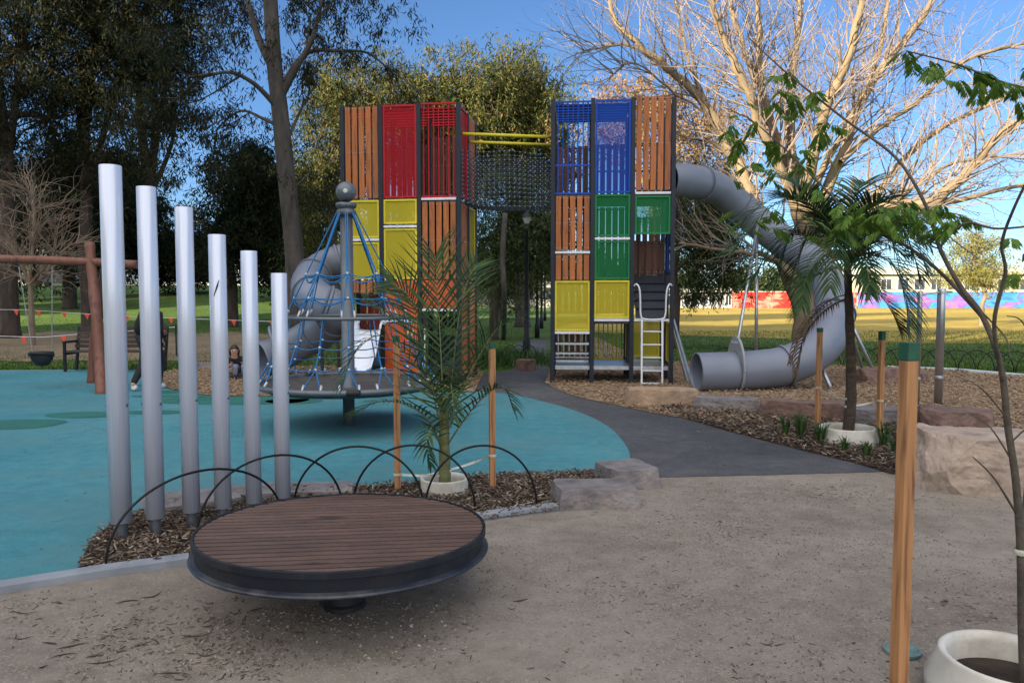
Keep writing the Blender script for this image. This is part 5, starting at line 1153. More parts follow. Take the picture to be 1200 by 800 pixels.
fr1 = [
 ([A_(520,545),A_(519,470),A_(516,400,.05),A_(513,345,.1),A_(510,300,.14)], dict(up=toCam, L=.66, vee=.10, droop=.08, n=28)),
 ([A_(521,520),A_(512,465,-.1),A_(490,420,-.2),A_(468,380,-.3),A_(430,355,-.4)], dict(up=Vector((.3,-.3,1)), L=.42, droop=.7)),
 ([A_(521,520),A_(514,470,-.1),A_(480,420,-.25),A_(445,393,-.35),A_(415,415,-.45),A_(402,450,-.5)], dict(L=.34, droop=.9)),
 ([A_(522,520),A_(535,470,-.05),A_(560,420,-.1),A_(583,385,-.15),A_(605,375,-.2)], dict(L=.42, droop=.9)),
 ([A_(522,525),A_(545,490,-.1),A_(570,462,-.2),A_(590,455,-.3),A_(603,480,-.35)], dict(L=.26, droop=.8, n=24)),
 ([A_(520,530),A_(500,490,-.2),A_(470,472,-.35),A_(440,472,-.5),A_(415,485,-.6)], dict(L=.24, droop=.8, n=26)),
 ([A_(520,535),A_(510,505,-.25),A_(506,500,-.45),A_(500,520,-.55),A_(505,545,-.6)], dict(L=.20, droop=.9, n=20)),
 ([A_(521,525),A_(526,470,-.1),A_(528,450,-.3),A_(530,462,-.5),A_(532,490,-.6)], dict(L=.25, droop=.9, n=22)),
 ([A_(521,520),A_(530,440,.1),A_(538,370,.2),A_(548,330,.3),A_(558,310,.4)], dict(up=toCam, L=.40, vee=.2, droop=.3)),
 ([A_(521,520),A_(505,450,.1),A_(490,380,.2),A_(478,345,.25),A_(455,330,.3)], dict(up=toCam, L=.40, vee=.2, droop=.4)),
]
palm('young palm with splayed dark fronds in the small white ring between two stakes', (pc1.x,pc1.y,0), [gp(521,578)+Vector((0,0,.02)),A_(521,540),A_(520,490),A_(520,465)], .048, fr1, .4, .021, 10, trunkmat='palm_stem', n=26)
Y2 = pc2.y+.1; A_ = lambda x, y, dy=0: at(x, y, Y2+dy)
fr2 = [
 ([A_(993,310),A_(1000,262,-.2),A_(1020,240,-.5),A_(1050,240,-.8),A_(1085,262,-1.0)], dict(L=.60, droop=.75)),
 ([A_(992,312),A_(972,262,-.2),A_(940,235,-.5),A_(900,245,-.7),A_(862,290,-.8)], dict(L=.60, droop=.75)),
 ([A_(993,318),A_(1010,330,-.2),A_(1035,350,-.3),A_(1055,385,-.3)], dict(L=.48, droop=.75)),
 ([A_(993,318),A_(975,315,.2),A_(950,330,.4),A_(935,365,.5)], dict(L=.48, droop=.75)),
 ([A_(993,312),A_(1012,272,.3),A_(1050,258,.6),A_(1090,290,.8)], dict(L=.54, droop=.75)),
 ([A_(990,320),A_(988,280),A_(985,235,.1),A_(978,190,.2),A_(968,135,.3)], dict(L=.12, n=14, up=toCam, mat='leaf_lime', vee=0, droop=.1)),
 ([A_(992,310),A_(975,270,-.1),A_(945,240,-.2),A_(910,232,-.3),A_(875,255,-.4)], dict(L=.60, droop=.75)),
 ([A_(992,315),A_(970,290,-.1),A_(935,275,-.3),A_(905,290,-.4),A_(880,330,-.5)], dict(L=.54, droop=.75)),
 ([A_(995,310),A_(1015,275,-.1),A_(1045,262,-.2),A_(1070,280,-.3),A_(1085,315,-.4)], dict(L=.55, droop=1.1)),
 ([A_(995,320),A_(1020,300,-.2),A_(1045,310,-.4),A_(1060,345,-.5),A_(1065,380,-.55)], dict(L=.54, droop=.75)),
 ([A_(993,310),A_(990,270,.2),A_(1000,230,.5),A_(1015,215,.8),A_(1045,225,1.0)], dict(L=.54, droop=.75)),
 ([A_(993,310),A_(975,275,.2),A_(950,235,.4),A_(930,215,.6),A_(900,205,.8)], dict(L=.54, droop=.75)),
 ([A_(993,320),A_(985,300,-.3),A_(965,300,-.6),A_(945,325,-.8),A_(940,360,-.9)], dict(L=.35, droop=1.0)),
 ([A_(993,320),A_(1005,300,-.3),A_(1015,310,-.6),A_(1020,345,-.8)], dict(L=.35, droop=1.0)),
 ([A_(995,318),A_(1010,290,.2),A_(1035,285,.4),A_(1062,300,.5)], dict(L=.48, droop=.75)),
 ([A_(992,350),A_(975,358,-.1),A_(955,375,-.2),A_(940,400,-.25),A_(932,440,-.3)], dict(L=.20, droop=1.6, mat='leaf_dead', n=26, stem='stem_brown', stemr=.012)),
 ([A_(992,345),A_(972,352,-.2),A_(950,372,-.3),A_(935,395,-.35),A_(926,425,-.4)], dict(L=.16, droop=1.6, mat='leaf_dead', n=22, stem='stem_brown')),
]
rf = random.Random(77)
for k_ in range(6):
    a = 2*math.pi*k_/6+.3; rx = 75*math.cos(a); dy_ = .85*math.sin(a); h_ = rf.uniform(35,75)
    fr2.append(([A_(993,312), A_(993+rx*.25, 312-h_*.7, dy_*.25), A_(993+rx*.6, 312-h_, dy_*.6), A_(993+rx*.95, 312-h_*.6, dy_*.9), A_(993+rx*1.2, 312+rf.uniform(0,40), dy_*1.1)], dict(L=.5, droop=.75, n=40)))
palm('taller palm with arching fronds, one brown, in the wide cream ring', (pc2.x,pc2.y+.1,0), [Vector((pc2.x,pc2.y+.1,.02)),A_(997,470),A_(997,420),A_(995,360),A_(993,310)], .058, fr2, .5, .026, 60, n=46)

# strappy plants in the right bed
for k_, (px, py, h) in enumerate(((920,512,.30),(938,514,.36),(962,522,.30),(1035,525,.34),(990,533,.22),(1015,538,.2),(1050,535,.3))):
    p = gp(px, py); b = MB(); rr = random.Random(k_); vs_ = []
    for i in range(34):
        a = rr.uniform(0,2*math.pi); l = h*rr.uniform(.7,1.15); le = rr.uniform(.15,.7); d = Vector((math.cos(a),math.sin(a),0)); s_ = Vector((-d.y,d.x,0))*.008; P = [p+d*.02+Vector((0,0,.02)), p+d*l*le*.4+Vector((0,0,l*.6)), p+d*l*le+Vector((0,0,l*(1-.35*le)))]
        b.add([P[0]-s_,P[0]+s_,P[1]+s_,P[1]-s_,P[2]], [(0,1,2,3),(3,2,4)])
    lab = ['strappy green plant nearest the tan sandstone block','tall strappy green plant second along the bark bed','strappy green plant between the second one and the left palm stake','strappy green plant right of the cream palm ring','small strappy plant in front of the cream palm ring','pale straggly plant in front of the ring and right stake','dark strappy plant behind the tall near stake'][k_]
    tag(b.build('strappy_plant', M['strap_leaf'], None), lab, 'plant', 'strappy plants in the bark bed')

# ================================================================ SAPLING AT THE RIGHT EDGE
t = thing('sapling', 'bare-stemmed sapling with feathery leaves in the near cream ring at the right edge', 'tree', (pc3.x,pc3.y,0))
Y3 = 3.12; S_ = lambda x, y, dy=0: at(x, y, Y3+dy)
stems = [
 ([Vector((2.145,3.12,.05)), S_(1198,735), S_(1196,640), S_(1190,560), S_(1181,500), S_(1173,430), S_(1152,372,.05), S_(1125,335,.1), S_(1101,290,.15), S_(1085,241,.2), S_(1050,185,.3), S_(990,140,.4), S_(920,84,.5), S_(878,45,.6)], .0185, .0026),
 ([S_(1152,372,.05), S_(1105,322,.2), S_(1065,290,.3), S_(1010,262,.4), S_(960,215,.55), S_(920,175,.7), S_(890,148,.8)], .009, .003),
 ([S_(1176,450), S_(1165,380,-.1), S_(1178,320,-.15), S_(1174,285,-.2), S_(1190,240,-.3), S_(1215,190,-.4)], .009, .004),
 ([S_(1101,290,.15), S_(1130,262,.1), S_(1170,268,.05), S_(1230,262,.0)], .006, .004),
 ([S_(1197,640), S_(1205,560,.1), S_(1212,470,.15), S_(1225,380,.2)], .014, .008),
 ([S_(1190,600), S_(1165,560,-.1), S_(1140,535,-.15)], .005, .002), ([S_(1186,540), S_(1160,500,.1), S_(1135,485,.15)], .004, .002), ([S_(1183,520), S_(1205,500,-.05), S_(1225,492,-.1)], .004, .002), ([S_(1150,365,.05),S_(1178,395,0),S_(1184,420,-.1)], .004, .002),
 ([S_(1180,490), S_(1150,455,-.1), S_(1120,440,-.1)], .0035, .0015), ([S_(1240,110,.3), S_(1180,98,.35), S_(1120,75,.4), S_(1062,60,.45)], .006, .003), ([S_(1220,440,.2),S_(1200,380,.1),S_(1180,370,.1)], .004,.002),
]
tw = None
for i, (pts, ra, rb) in enumerate(stems):
    b = MB(); P = smooth_path(pts, 6); b.tube(P, [ra+(rb-ra)*(j/(len(P)-1)) for j in range(len(P))], 8)
    if i == 0: tw = b.build('trunk', M['stem_brown'], t, smooth=True)
    else: b.build('branch', M['stem_brown'], t, smooth=True)
b = MB(); b.lathe([(.023,-.012),(.026,0),(.023,.012)], 14, S_(1196,646), caps=False); b.build('trunk_tie', M['webbing'], t)
def feather(V, F, p, d, L, rr, n=7):
    """a twice-divided leaf: paired pinnae with small leaflets"""
    P = []; cur = Vector(p); dv = Vector(d).normalized()
    for j in range(n+1): P.append(Vector(cur)); cur = cur+dv*(L/n); dv = (dv+Vector((0,0,-.12))).normalized()
    for j in range(1, n+1):
        dd = (P[j]-P[j-1]).normalized(); sd_ = dd.cross(Vector((0,0,1)))
        sd_ = sd_.normalized() if sd_.length > .05 else Vector((1,0,0)); nu = sd_.cross(dd)
        pl = L*.62*math.sin(math.pi*(.22+.68*j/n))
        for s_ in (-1,1):
            e = (dd*.75+sd_*s_*rr.uniform(.6,1.0)+Vector((0,0,-.55))*rr.uniform(.3,1.5)).normalized(); c = Vector(P[j]); ws = e.cross(nu+Vector((rr.uniform(-.4,.4),rr.uniform(-.4,.4),0))); ws = ws.normalized()*pl*.17; o = len(V)
            V += [c, c+e*pl*.45+ws, c+e*pl+Vector((0,0,-.12))*pl, c+e*pl*.45-ws]; F.append((o,o+1,o+2,o+3))
V, F = [], []; rr = random.Random(12)
clumps = [(885,140,.8,5,70),(892,160,.8,4,60),(905,105,.5,3,25),(920,84,.5,3,15),(935,115,.5,5,30),(952,112,.45,3,20),(965,150,.45,3,20),(975,145,.42,2,15),(870,165,.8,4,50),(900,185,.75,6,55),(925,180,.7,5,40),(880,195,.8,5,40),(945,210,.6,4,40),(1000,255,.4,12,40),(1030,250,.35,14,45),(1060,248,.3,16,45),(1090,250,.2,12,40),(1110,255,.15,4,25),(985,262,.4,4,40),(955,250,.5,4,40),(1070,62,.45,4,25),(1092,75,.4,5,25),(1110,90,.4,4,25),(1145,90,.35,5,30),(1165,100,.35,5,30),(1185,105,.35,6,30),(1200,95,.3,4,30),(1120,262,.1,3,25),(1185,285,-.2,3,25),(1195,315,-.2,3,25),(870,255,.7,4,45),(895,265,.6,4,40)]
for (x, y, dy, n, sp_) in clumps:
    for i in range(max(2, int(n*1.05))):
        p = S_(x+rr.gauss(0,sp_*.30), y+rr.gauss(0,sp_*.22), dy+rr.uniform(-.15,.15)); a = rr.uniform(0,2*math.pi)
        feather(V, F, p, Vector((math.cos(a), math.sin(a)*.7, rr.uniform(-.6,.15))), rr.uniform(.07,.12), rr)
quads('leaves', np.array([tuple(v) for v in V]), np.array(F), M['leaf_fern'], t)

# ================================================================ TREES
def grow(b, p, d, L, r, lv, rr, tips, gnarl=.25, up=.1, split=3, minr=.012, sides=(10,8,6,5,4,3), shrink=.72, segs=6, spread=.75):
    pts = [Vector(p)]; rad = [r]; cur = Vector(p); dv = Vector(d).normalized(); n = segs
    for i in range(n):
        dv = (dv+Vector((rr.gauss(0,gnarl),rr.gauss(0,gnarl),rr.gauss(0,gnarl)+up))*.45).normalized(); cur = cur+dv*L/n; pts.append(Vector(cur)); rad.append(r*(1-.55*(i+1)/n))
    b.tube(pts, rad, sides[min(lv, len(sides)-1)], cap=False)
    if lv >= split or rad[-1] < minr:
        tips.extend(pts[1:]); return
    tips.extend(pts[-2:])
    k_ = rr.choice((3,4,4,5)) if lv < 2 else rr.choice((2,3,4))
    for i in range(k_):
        j = rr.randint(2, n) if i else n; q = pts[j]; base = (pts[j]-pts[j-1]).normalized(); a = rr.uniform(0,2*math.pi); ort = base.orthogonal().normalized(); ort = Matrix.Rotation(a,3,base) @ ort
        sp_ = rr.uniform(.35,1.0)*spread if i else rr.uniform(0,.4); grow(b, q, base+ort*sp_, L*shrink*rr.uniform(.7,1.1), max(rad[j]*rr.uniform(.55,.8), minr*.6), lv+1, rr, tips, gnarl, up, split, minr, sides, shrink, segs, spread)
def crown_leaves(name, centers, per, sig, size, asp, droop, mat, parent, seed, shape=(1,1,.8), sub=5):
    g = np.random.default_rng(seed); Cn = np.array([tuple(c) for c in centers]); n = len(Cn)
    # tight sprays inside each clump so light gaps stay open
    sc = np.repeat(Cn, sub, axis=0)+g.normal(size=(n*sub,3))*sig*np.array(shape)
    k_ = max(1, per//sub); P = np.repeat(sc, k_, axis=0); m_ = len(P); P = P+g.normal(size=(m_,3))*sig*.30*np.array([1,1,1.2])
    D = g.normal(size=(m_,3))*np.array([1,1,.7]); D[:,2] -= droop
    L = size*g.uniform(.6,1.25,m_); V, F = leaf_quads(P, D, L, L*asp, g)
    return quads(name, V, F, mat, parent)
def leafy(name, label, base, H_, trunk_r, crown, mats, seed, per=160, sig=.55, size=.28, asp=.22, droop=1.2, group=None, clumps=70, lean=(0,0), cat='tree', trunk_top=None, limbs=5, hang=0.0):
    """crown: list of (centre offset, radii) lobes relative to the base; leaf clumps fill the outer part of each lobe"""
    rr = random.Random(seed); B = Vector(base); t = thing(name, label, cat, B, group); b = MB(); top = trunk_top or H_*.5
    tp = [B+Vector((lean[0]*u*u, lean[1]*u, top*u-.1)) for u in np.linspace(0,1,7)]; tp = [p+Vector((rr.gauss(0,.06)*i/3,rr.gauss(0,.05)*i/3,0)) for i, p in enumerate(tp)]
    b.tube(smooth_path(tp,3), [trunk_r*(1.25 if i == 0 else 1.0)*(1-.5*i/18) for i in range(19)], 12)
    cs = []
    for (c, r_) in crown:
        c = B+Vector(c); n = max(3, int(clumps*r_[0]*r_[1]*r_[2]/sum(q[1][0]*q[1][1]*q[1][2] for q in crown)))
        st = tp[rr.randint(3,6)]; mid = st.lerp(c, .5)+Vector((rr.gauss(0,.3),rr.gauss(0,.3),.2))
        b.tube(smooth_path([st, mid, c],4), [trunk_r*.45*(1-.07*i) for i in range(9)], 7, cap=False)
        for i in range(n):
            v = Vector((rr.gauss(0,1),rr.gauss(0,1),rr.gauss(0,1))).normalized()*rr.uniform(.35,1)**.6; q = c+Vector((v.x*r_[0], v.y*r_[1], v.z*r_[2]))
            if hang: q.z -= rr.uniform(0,hang)*(1-abs(v.z))
            cs.append(q)
            if i % 2 == 0: b.tube([c.lerp(q,.05), c.lerp(q,.55)+Vector((rr.gauss(0,.15),rr.gauss(0,.15),.15)), q], [trunk_r*.16,trunk_r*.09,.012], 4, cap=False)
    b.build('trunk', M[mats[0]], t, smooth=True)
    crown_leaves('crown', cs, per, sig, size, asp, droop, M[mats[1]], t, seed)
    return t
def base_at(px, Y): x = (px-600)/900*Y; return (x, Y, H(x,Y))
def lobes(Y, L):
    """lobes given as (px, py, half width px, half height px, depth offset) seen from the camera"""
    return L
def tree_px(name, label, px, Y, L, mats, seed, tr, dy=0, **k):
    Bx = base_at(px, Y); cr = []
    for (x, y, rx, ry, off) in L:
        c = at(x, y, Y+off); cr.append(((c.x-Bx[0], c.y-Bx[1], c.z-Bx[2]), (rx*Y/900, max(rx,ry)*Y/900*.8, ry*Y/900)))
    top = max(c[0][2] for c in cr)
    return leafy(name, label, Bx, top, tr, cr, mats, seed, trunk_top=k.pop('trunk_top', top*.75), **k)

# the big gum with the pale grey trunk, left of the red tower
Yt = 21.0; G_ = lambda x, y, dy=0: at(x, y, Yt+dy)
t = thing('gum_tree', 'big gum tree with a bare grey trunk, left of the red tower', 'tree', base_at(348,Yt)); rr = random.Random(3)
b = MB(); tips = []
tp = smooth_path([Vector(base_at(348,Yt))+Vector((0,0,-.1)), G_(346,380), G_(345,300), G_(335,200), G_(328,130), G_(322,80), G_(318,20), G_(316,-60), G_(330,-140)], 5)
b.tube(tp, [.28-.12*i/(len(tp)-1)+(0.06 if i < 2 else 0) for i in range(len(tp))], 18)
for pts, r_ in (([G_(322,85), G_(303,45,.3), G_(290,0,.5), G_(270,-60,1)], .12), ([G_(330,112), G_(350,75,-.2), G_(366,45,-.3), G_(380,-10,-.4)], .10), ([G_(333,95), G_(360,62,.1), G_(400,60,.4), G_(430,62,.6), G_(452,78,.8)], .07), ([G_(328,130), G_(300,100,-.5), G_(270,85,-1), G_(240,90,-1.5)], .08), ([G_(335,170), G_(352,130,.3), G_(372,95,.5)], .05), ([G_(332,150), G_(310,140,.6), G_(282,130,1), G_(255,150,1.4)],.06), ([G_(343,225), G_(362,205,.4), G_(385,210,.8)],.04)):
    P = smooth_path(pts,5); b.tube(P, [r_*(1-.65*i/(len(P)-1)) for i in range(len(P))], 8, cap=False)
    for q in (P[len(P)//2], P[-1], P[-4]): grow(b, q, (P[-1]-P[-5]).normalized()+Vector((rr.gauss(0,.4),rr.gauss(0,.4),-.1)), 1.8, r_*.35, 1, rr, tips, gnarl=.4, up=-.02, split=3)
b.build('trunk', M['bark_grey'], t, smooth=True)
cc = [tips[i] for i in range(0, len(tips), 3)]+[G_(x+rr.gauss(0,12), y+rr.gauss(0,12), rr.uniform(-1.5,1.5)) for x, y in ((250,40),(270,20),(230,60),(300,-10),(345,-20),(380,20),(400,10),(420,20),(440,15),(455,30),(410,45),(280,60),(260,90),(285,110),(275,150),(255,175),(365,60),(395,35),(350,20),(300,40),(380,190),(370,150),(360,230),(270,190),(290,165),(430,5),(470,20),(250,120),(240,140),(262,205),(372,215),(385,250),(395,120))]
crown_leaves('crown', cc, 150, .33, .17, .20, 1.6, M['leaf_euc'], t, 5, (1,1,1.1))

# the bare pale tree on the right
Yb = 20.0; W_ = lambda x, y, dy=0: at(x, y, Yb+dy)
t = thing('bare_tree', 'large leafless tree with pale sunlit limbs fanning across the sky behind the spiral slide', 'tree', (W_(945,425).x, Yb, 0)); rr = random.Random(8)
b = MB(); 
limbs = [([Vector((W_(948,430).x,Yb,-.1)), W_(948,385), W_(957,345), W_(958,300), W_(945,255), W_(935,225)], .46, .30), ([W_(948,385), W_(925,325,.2), W_(895,262,.3), W_(870,205,.4), W_(835,135,.5), W_(800,95,.6), W_(767,67,.7), W_(722,24,.8), W_(708,-30,.9)], .24, .04),
 ([W_(945,255), W_(918,205,-.4), W_(893,150,-.8), W_(872,100,-1), W_(850,50,-1.2), W_(832,0,-1.4), W_(815,-60,-1.6)], .15,.06), ([W_(938,230), W_(905,155,.3), W_(885,90,.6), W_(862,30,.9), W_(848,-40,1.2)], .13,.05), ([W_(936,235), W_(903,140,-.2), W_(890,90,-.3), W_(890,40,-.4), W_(886,-40,-.5)], .13,.06), ([W_(938,225), W_(925,150,.6), W_(927,100,.9), W_(935,40,1.2), W_(942,-50,1.5)], .15,.06), ([W_(940,232), W_(955,180,-.5), W_(970,120,-.8), W_(992,70,-1.1), W_(1008,10,-1.4), W_(1018,-50,-1.6)], .17,.07), ([W_(950,262), W_(985,185,.3), W_(1010,115,.6), W_(1045,65,.9), W_(1085,15,1.2), W_(1110,-40,1.5)], .17,.07), ([W_(945,250), W_(965,195,1), W_(1005,125,1.4), W_(1030,60,1.8), W_(1045,-20,2.2)], .12,.05), ([W_(955,290), W_(1000,262,-.5), W_(1050,240,-1), W_(1090,238,-1.3), W_(1128,208,-1.6), W_(1165,165,-2), W_(1215,125,-2.5)], .19,.08), ([W_(985,190), W_(1030,150,.2), W_(1080,115,.4), W_(1130,72,.6), W_(1210,50,.8)], .09,.04), ([W_(960,300), W_(1010,250,.8), W_(1060,185,1.3), W_(1120,140,1.7), W_(1220,95,2)], .12,.05), ([W_(935,330), W_(900,300,-.3), W_(860,295,-.6), W_(795,285,-1)], .10,.03), ([W_(958,310), W_(1010,290,.4), W_(1060,255,.9), W_(1120,235,1.5), W_(1210,215,2)], .12,.05), ([W_(1010,250,.8), W_(1060,225,.6), W_(1120,190,.5), W_(1200,180,.4)], .07,.03),
 ([W_(835,135,.5), W_(815,95,.6), W_(800,45,.8), W_(790,-20,1)], .06,.02), ([W_(767,67,.7), W_(730,52,.6), W_(685,60,.5)], .05,.02), ([W_(835,135,.5), W_(790,110,0), W_(745,75,-.3), W_(715,90,-.5)], .04,.015), ([W_(872,205,.4), W_(840,170,.8), W_(800,160,1.2), W_(760,140,1.6)], .05,.02)]
tips = []
for i, (pts, ra, rb) in enumerate(limbs):
    P = smooth_path(pts, 5); P = [p+Vector((rr.gauss(0,.02),rr.gauss(0,.02),rr.gauss(0,.02))) if 0 < j < len(P)-1 else p for j, p in enumerate(P)]; ra *= .9 if i else .95; nP = len(P)
    b.tube(P, [ra+(rb-ra)*(j/(nP-1)) for j in range(nP)], 14 if i < 2 else 9, cap=False)
bt = MB()
for i, (pts, ra, rb) in enumerate(limbs):
    if i == 0: continue
    P = smooth_path(pts, 5); nP = len(P)
    for j in range(4, nP, 2):
        for _ in range(5 if i > 1 else 3):
            d = (P[j]-P[j-1]).normalized(); a = Matrix.Rotation(rr.uniform(0,6.28),3,d) @ d.orthogonal().normalized()
            grow(bt, P[j], d*.7+a*rr.uniform(.5,1.1)+Vector((0,0,.25)), rr.uniform(.9,2.0), max(.014,(ra+(rb-ra)*j/nP)*.20), 2, rr, tips, gnarl=.34, up=.08, split=4, minr=.0045, sides=(6,6,5,4,3), shrink=.68, segs=5, spread=.9)
tr_ = b.build('trunk', M['bark_pale'], t, smooth=True)
bt.build('twigs', M['twig'], t)
print('bare twigs', len(bt.v), len(tips))
g = np.random.default_rng(2); tt = np.array([tuple(p) for p in tips]); tt = tt[g.integers(0,len(tt),9000)]+g.normal(size=(9000,3))*.03
V_, F_ = leaf_quads(tt, g.normal(size=(9000,3))+np.array([0,0,-.5]), g.uniform(.03,.06,9000), g.uniform(.02,.04,9000), g); quads('seed_pods', V_, F_, M['leaf_brown'], t)
o = MB(); o.ball(at(941,345,19.5), .12, 12, (1,.4,1)); o.build('branch_scar', M['twig'], t, smooth=True)

# twiggy bare tree at far left
Yw = 25.0; t = thing('bare_tree', 'small twiggy leafless tree behind the swing at the left edge', 'tree', base_at(37,Yw)); rr = random.Random(21); b = MB(); tips = []
Z_ = lambda x, y, dy=0: at(x, y, Yw+dy)
for pts, ra in (([Vector(base_at(37,Yw)), Z_(36,345), Z_(34,325)], .10), ([Z_(35,335), Z_(50,325), Z_(62,300,.3), Z_(66,270,.5)], .06), ([Z_(34,330), Z_(20,300), Z_(5,270,.3), Z_(-20,240)], .065), ([Z_(34,330), Z_(38,290,-.4), Z_(40,250,-.5), Z_(35,225)], .06), ([Z_(34,330), Z_(10,315,-.3), Z_(-20,290,-.5)], .05), ([Z_(34,335),Z_(55,310,-.5),Z_(85,285,-.6)],.05)):
    P = smooth_path(pts,5); b.tube(P, [ra*(1-.5*j/len(P)) for j in range(len(P))], 8, cap=False)
    if ra < .08:
        for j in range(3, len(P), 2):
            for _ in range(8):
                d = (P[j]-P[j-1]).normalized(); grow(b, P[j], d+Vector((rr.gauss(0,.7),rr.gauss(0,.7),rr.gauss(0,.4))), rr.uniform(.8,1.5), ra*.28, 2, rr, tips, gnarl=.5, up=.02, split=4, minr=.007, sides=(6,6,5,4,3), shrink=.7, segs=5, spread=1.0)
b.build('trunk', M['twig_pale'], t)

# ---- left side: tall dark gums
D_ = ('bark_dark','leaf_dark'); E_ = ('bark_dark','leaf_euc'); O_ = ('bark_grey','leaf_olive'); Pp = ('bark_dark','leaf_pepper')
tree_px('gum_tree', 'massive dark gum filling the upper left corner above the bucket swing', 12, 29, [(20,60,75,75,0),(-40,150,60,60,0),(60,140,55,60,1),(40,-30,80,70,0),(-60,20,70,90,0)], E_, 31, .34, per=150, clumps=330, sig=.50, size=.21, hang=1.6)
tree_px('gum_tree', 'tall dark gum whose foliage hangs above the tallest chime', 104, 31, [(110,60,60,75,0),(140,140,42,55,-1),(95,175,45,40,1),(150,20,55,65,0),(105,-50,80,60,0)], E_, 32, .30, per=150, clumps=330, sig=.50, size=.21, hang=2.0)
tree_px('gum_tree', 'dark gum with broken foliage and sky gaps above the second and third chimes', 178, 33, [(185,50,38,55,0),(205,110,30,35,0),(172,150,20,26,1),(225,20,35,45,0),(215,-40,60,50,0)], E_, 33, .26, per=120, clumps=190, sig=.50, size=.21, hang=1.2)
tree_px('evergreen_tree', 'low dark round-topped evergreen behind the fourth and fifth chimes', 272, 36, [(282,225,30,52,0),(300,285,38,42,0),(272,290,14,36,0),(312,200,26,40,1)], D_, 34, .3, per=200, clumps=170, sig=.6, size=.26, trunk_top=4)
for i, (px, Y, L, lb) in enumerate((
   (5, 50, [(-10,250,50,50,0),(-20,310,45,20,0)], 'dark bushy tree behind the small leafless tree at the left edge'),
   (82, 46, [(85,230,40,50,0),(100,285,30,30,0)], 'dark bushy tree with a stout trunk, left of the log frame'),
   (140, 55, [(145,235,42,50,0),(130,300,32,22,0)], 'dark bushy tree far off between the first two chimes'),
   (216, 58, [(206,300,36,22,0),(235,310,22,18,0)], 'low dark tree far off between the second and third chimes'),
   (325, 52, [(330,250,38,60,0),(345,310,35,25,0)], 'dark bushy tree right behind the shortest chime'))):
    tree_px('evergreen_tree', lb, px, Y, L, D_, 50+i, .42 if i == 1 else .3, per=200, clumps=120, sig=.9, size=.42, group='dark trees at the back of the left lawn', trunk_top=6)
# ---- sunlit olive gums behind the left tower and between
tree_px('gum_tree', 'olive gum with rusty tips behind the gum trunk and the red tower', 392, 34, [(400,150,45,70,0),(385,240,38,45,0),(430,105,40,40,0),(380,90,30,35,1),(360,290,30,35,0),(398,310,30,25,1)], O_, 41, .3, per=150, clumps=260, sig=.50, size=.21, hang=1.5)
tree_px('gum_tree', 'broad sunlit gum rising above the red panels', 500, 38, [(480,120,45,45,0),(530,90,45,42,0),(505,160,60,45,0),(455,80,28,25,1),(560,120,35,55,0),(540,180,50,40,0)], O_, 42, .4, per=150, clumps=300, sig=.58, size=.26, hang=1.5)
tree_px('gum_tree', 'rounded sunlit gum above the rope bridge', 612, 40, [(610,100,40,36,0),(632,130,32,42,0),(595,150,40,45,0),(650,175,25,40,1),(590,80,26,20,0)], O_, 43, .4, per=150, clumps=240, sig=.58, size=.26, hang=1.8)
tree_px('pepper_tree', 'dark weeping tree with a curved trunk in the gap between the towers', 578, 29, [(600,235,42,40,0),(585,275,28,22,0),(640,260,28,45,1),(612,300,25,18,0)], Pp, 44, .2, per=190, clumps=150, sig=.5, size=.2, hang=1.8, lean=(.8,0), trunk_top=5.2)
tree_px('shrub_tree', 'pale sunlit bushy tree low between the towers', 588, 52, [(585,312,28,28,0),(620,325,28,20,0),(560,320,20,20,0)], O_, 45, .2, per=160, clumps=90, sig=.6, size=.3, trunk_top=2.5)
b = MB(); b.tube(smooth_path([gp(590,398)-Vector((0,0,.05)), at(591,350,26.3), at(589,300,26.3), at(592,250,26.4)],5), .09, 8); sl = tag(b.build('slender_tree', M['bark_grey'], None, smooth=True), 'slender pale trunk standing in the gap between the towers', 'tree')
tree_px('pepper_tree', 'dark leafy tree just right of the blue tower, hanging over its slide', 793, 24, [(825,270,36,38,0),(800,220,22,35,1),(855,310,28,22,0),(815,325,28,18,1),(850,240,25,30,0)], Pp, 46, .13, per=190, clumps=140, sig=.38, size=.16, hang=.8, trunk_top=5)
tree_px('gum_tree', 'tree in sparse brown leaf behind the top of the blue tower', 765, 33, [(755,135,50,45,0),(800,160,42,48,0),(700,150,35,35,0),(835,150,30,40,1),(800,215,45,30,1),(850,200,30,40,1)], ('bark_pale','leaf_brown'), 47, .25, per=90, clumps=190, sig=.55, size=.16, asp=.4)
tree_px('shrub_tree', 'small yellow-green sunlit tree beyond the field above the blue mural', 1150, 42, [(1140,305,30,28,0),(1165,325,26,18,0),(1118,322,20,14,0),(1150,285,22,16,0)], ('bark_pale','leaf_lime'), 48, .14, per=130, clumps=80, sig=.4, size=.2, trunk_top=2.6)
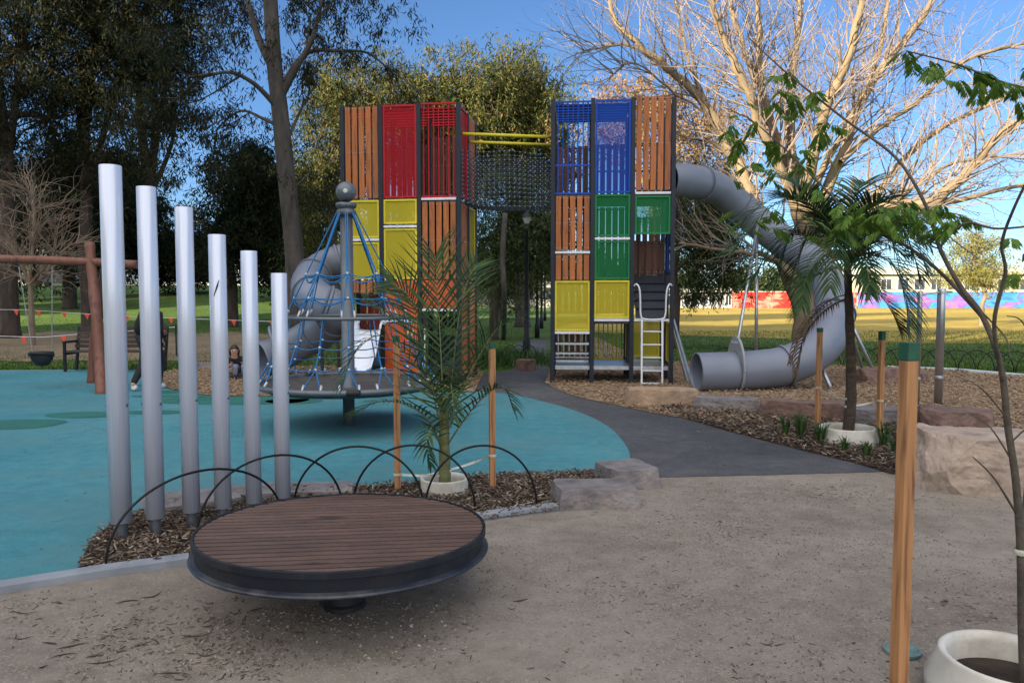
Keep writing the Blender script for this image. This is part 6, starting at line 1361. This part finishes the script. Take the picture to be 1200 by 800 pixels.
# ---- trees along the far edge of the park
far_spots = [(690,112,'leaf_euc',10),(742,116,'leaf_euc',9),(800,118,'leaf_pepper',7),(868,118,'leaf_olive',6.5),(905,116,'leaf_pepper',6.2),(945,120,'leaf_olive',7),(990,130,'leaf_olive',7),(1055,140,'leaf_lime',6),(1195,138,'leaf_lime',6.5),(1260,130,'leaf_olive',8),(545,95,'leaf_olive',9),(480,98,'leaf_euc',10),(430,92,'leaf_olive',9),(640,125,'leaf_euc',9),(20,95,'leaf_dark',11),(120,98,'leaf_dark',12),(230,96,'leaf_euc',10),(310,98,'leaf_dark',12),(-120,80,'leaf_dark',13),(370,100,'leaf_euc',10),(1360,120,'leaf_olive',9)]
where = ['behind the left bay of the blue and green tower', 'behind the middle of the blue and green tower', 'behind the white pavilion, right of the blue tower', 'rising over the join of pavilion and red mural', 'over the left part of the red mural', 'over the middle of the red mural, behind the bare tree trunk', 'over the right end of the red mural, behind the tall palm', 'behind the clubrooms, left of the thick steel post', 'behind the clubrooms at the right, beyond the small sunlit tree', 'beyond the far right end of the clubrooms', 'left of the nearest lamp post, under the rope bridge', 'behind the right side of the red and orange tower', 'behind the left side of the red and orange tower', 'right of the lamp posts, beside the blue tower', 'far behind the bucket swing', 'far behind the tallest chime', 'far behind the third chime', 'far behind the fifth chime', 'beyond the left end of the log crossbeam', 'far behind the tube slide of the red tower', 'at the far right edge of the field']
for i, (px, Y, lf, h) in enumerate(far_spots):
    x, _, z0 = base_at(px, Y)
    lb = 'distant park tree, number %d' % i
    side = 'behind the towers' if 400 < px < 760 else ('beyond the murals' if px > 760 else 'beyond the left lawn')
    kind = {'leaf_euc':'grey-green','leaf_pepper':'green','leaf_olive':'olive','leaf_lime':'yellow-green','leaf_dark':'dark'}[lf]
    leafy('distant_tree', '%s distant tree %s' % (kind, where[i]), (x,Y,z0), h, .3, [((0,0,h*.60),(h*.42,h*.4,h*.36)),((h*.25,0,h*.45),(h*.3,h*.3,h*.25)),((-h*.25,0,h*.42),(h*.3,h*.3,h*.25))], ('bark_dark',lf), 80+i, per=110, clumps=70, sig=h*.09, size=.5, asp=.35, group='%s distant trees %s' % (kind, side), trunk_top=h*.5)
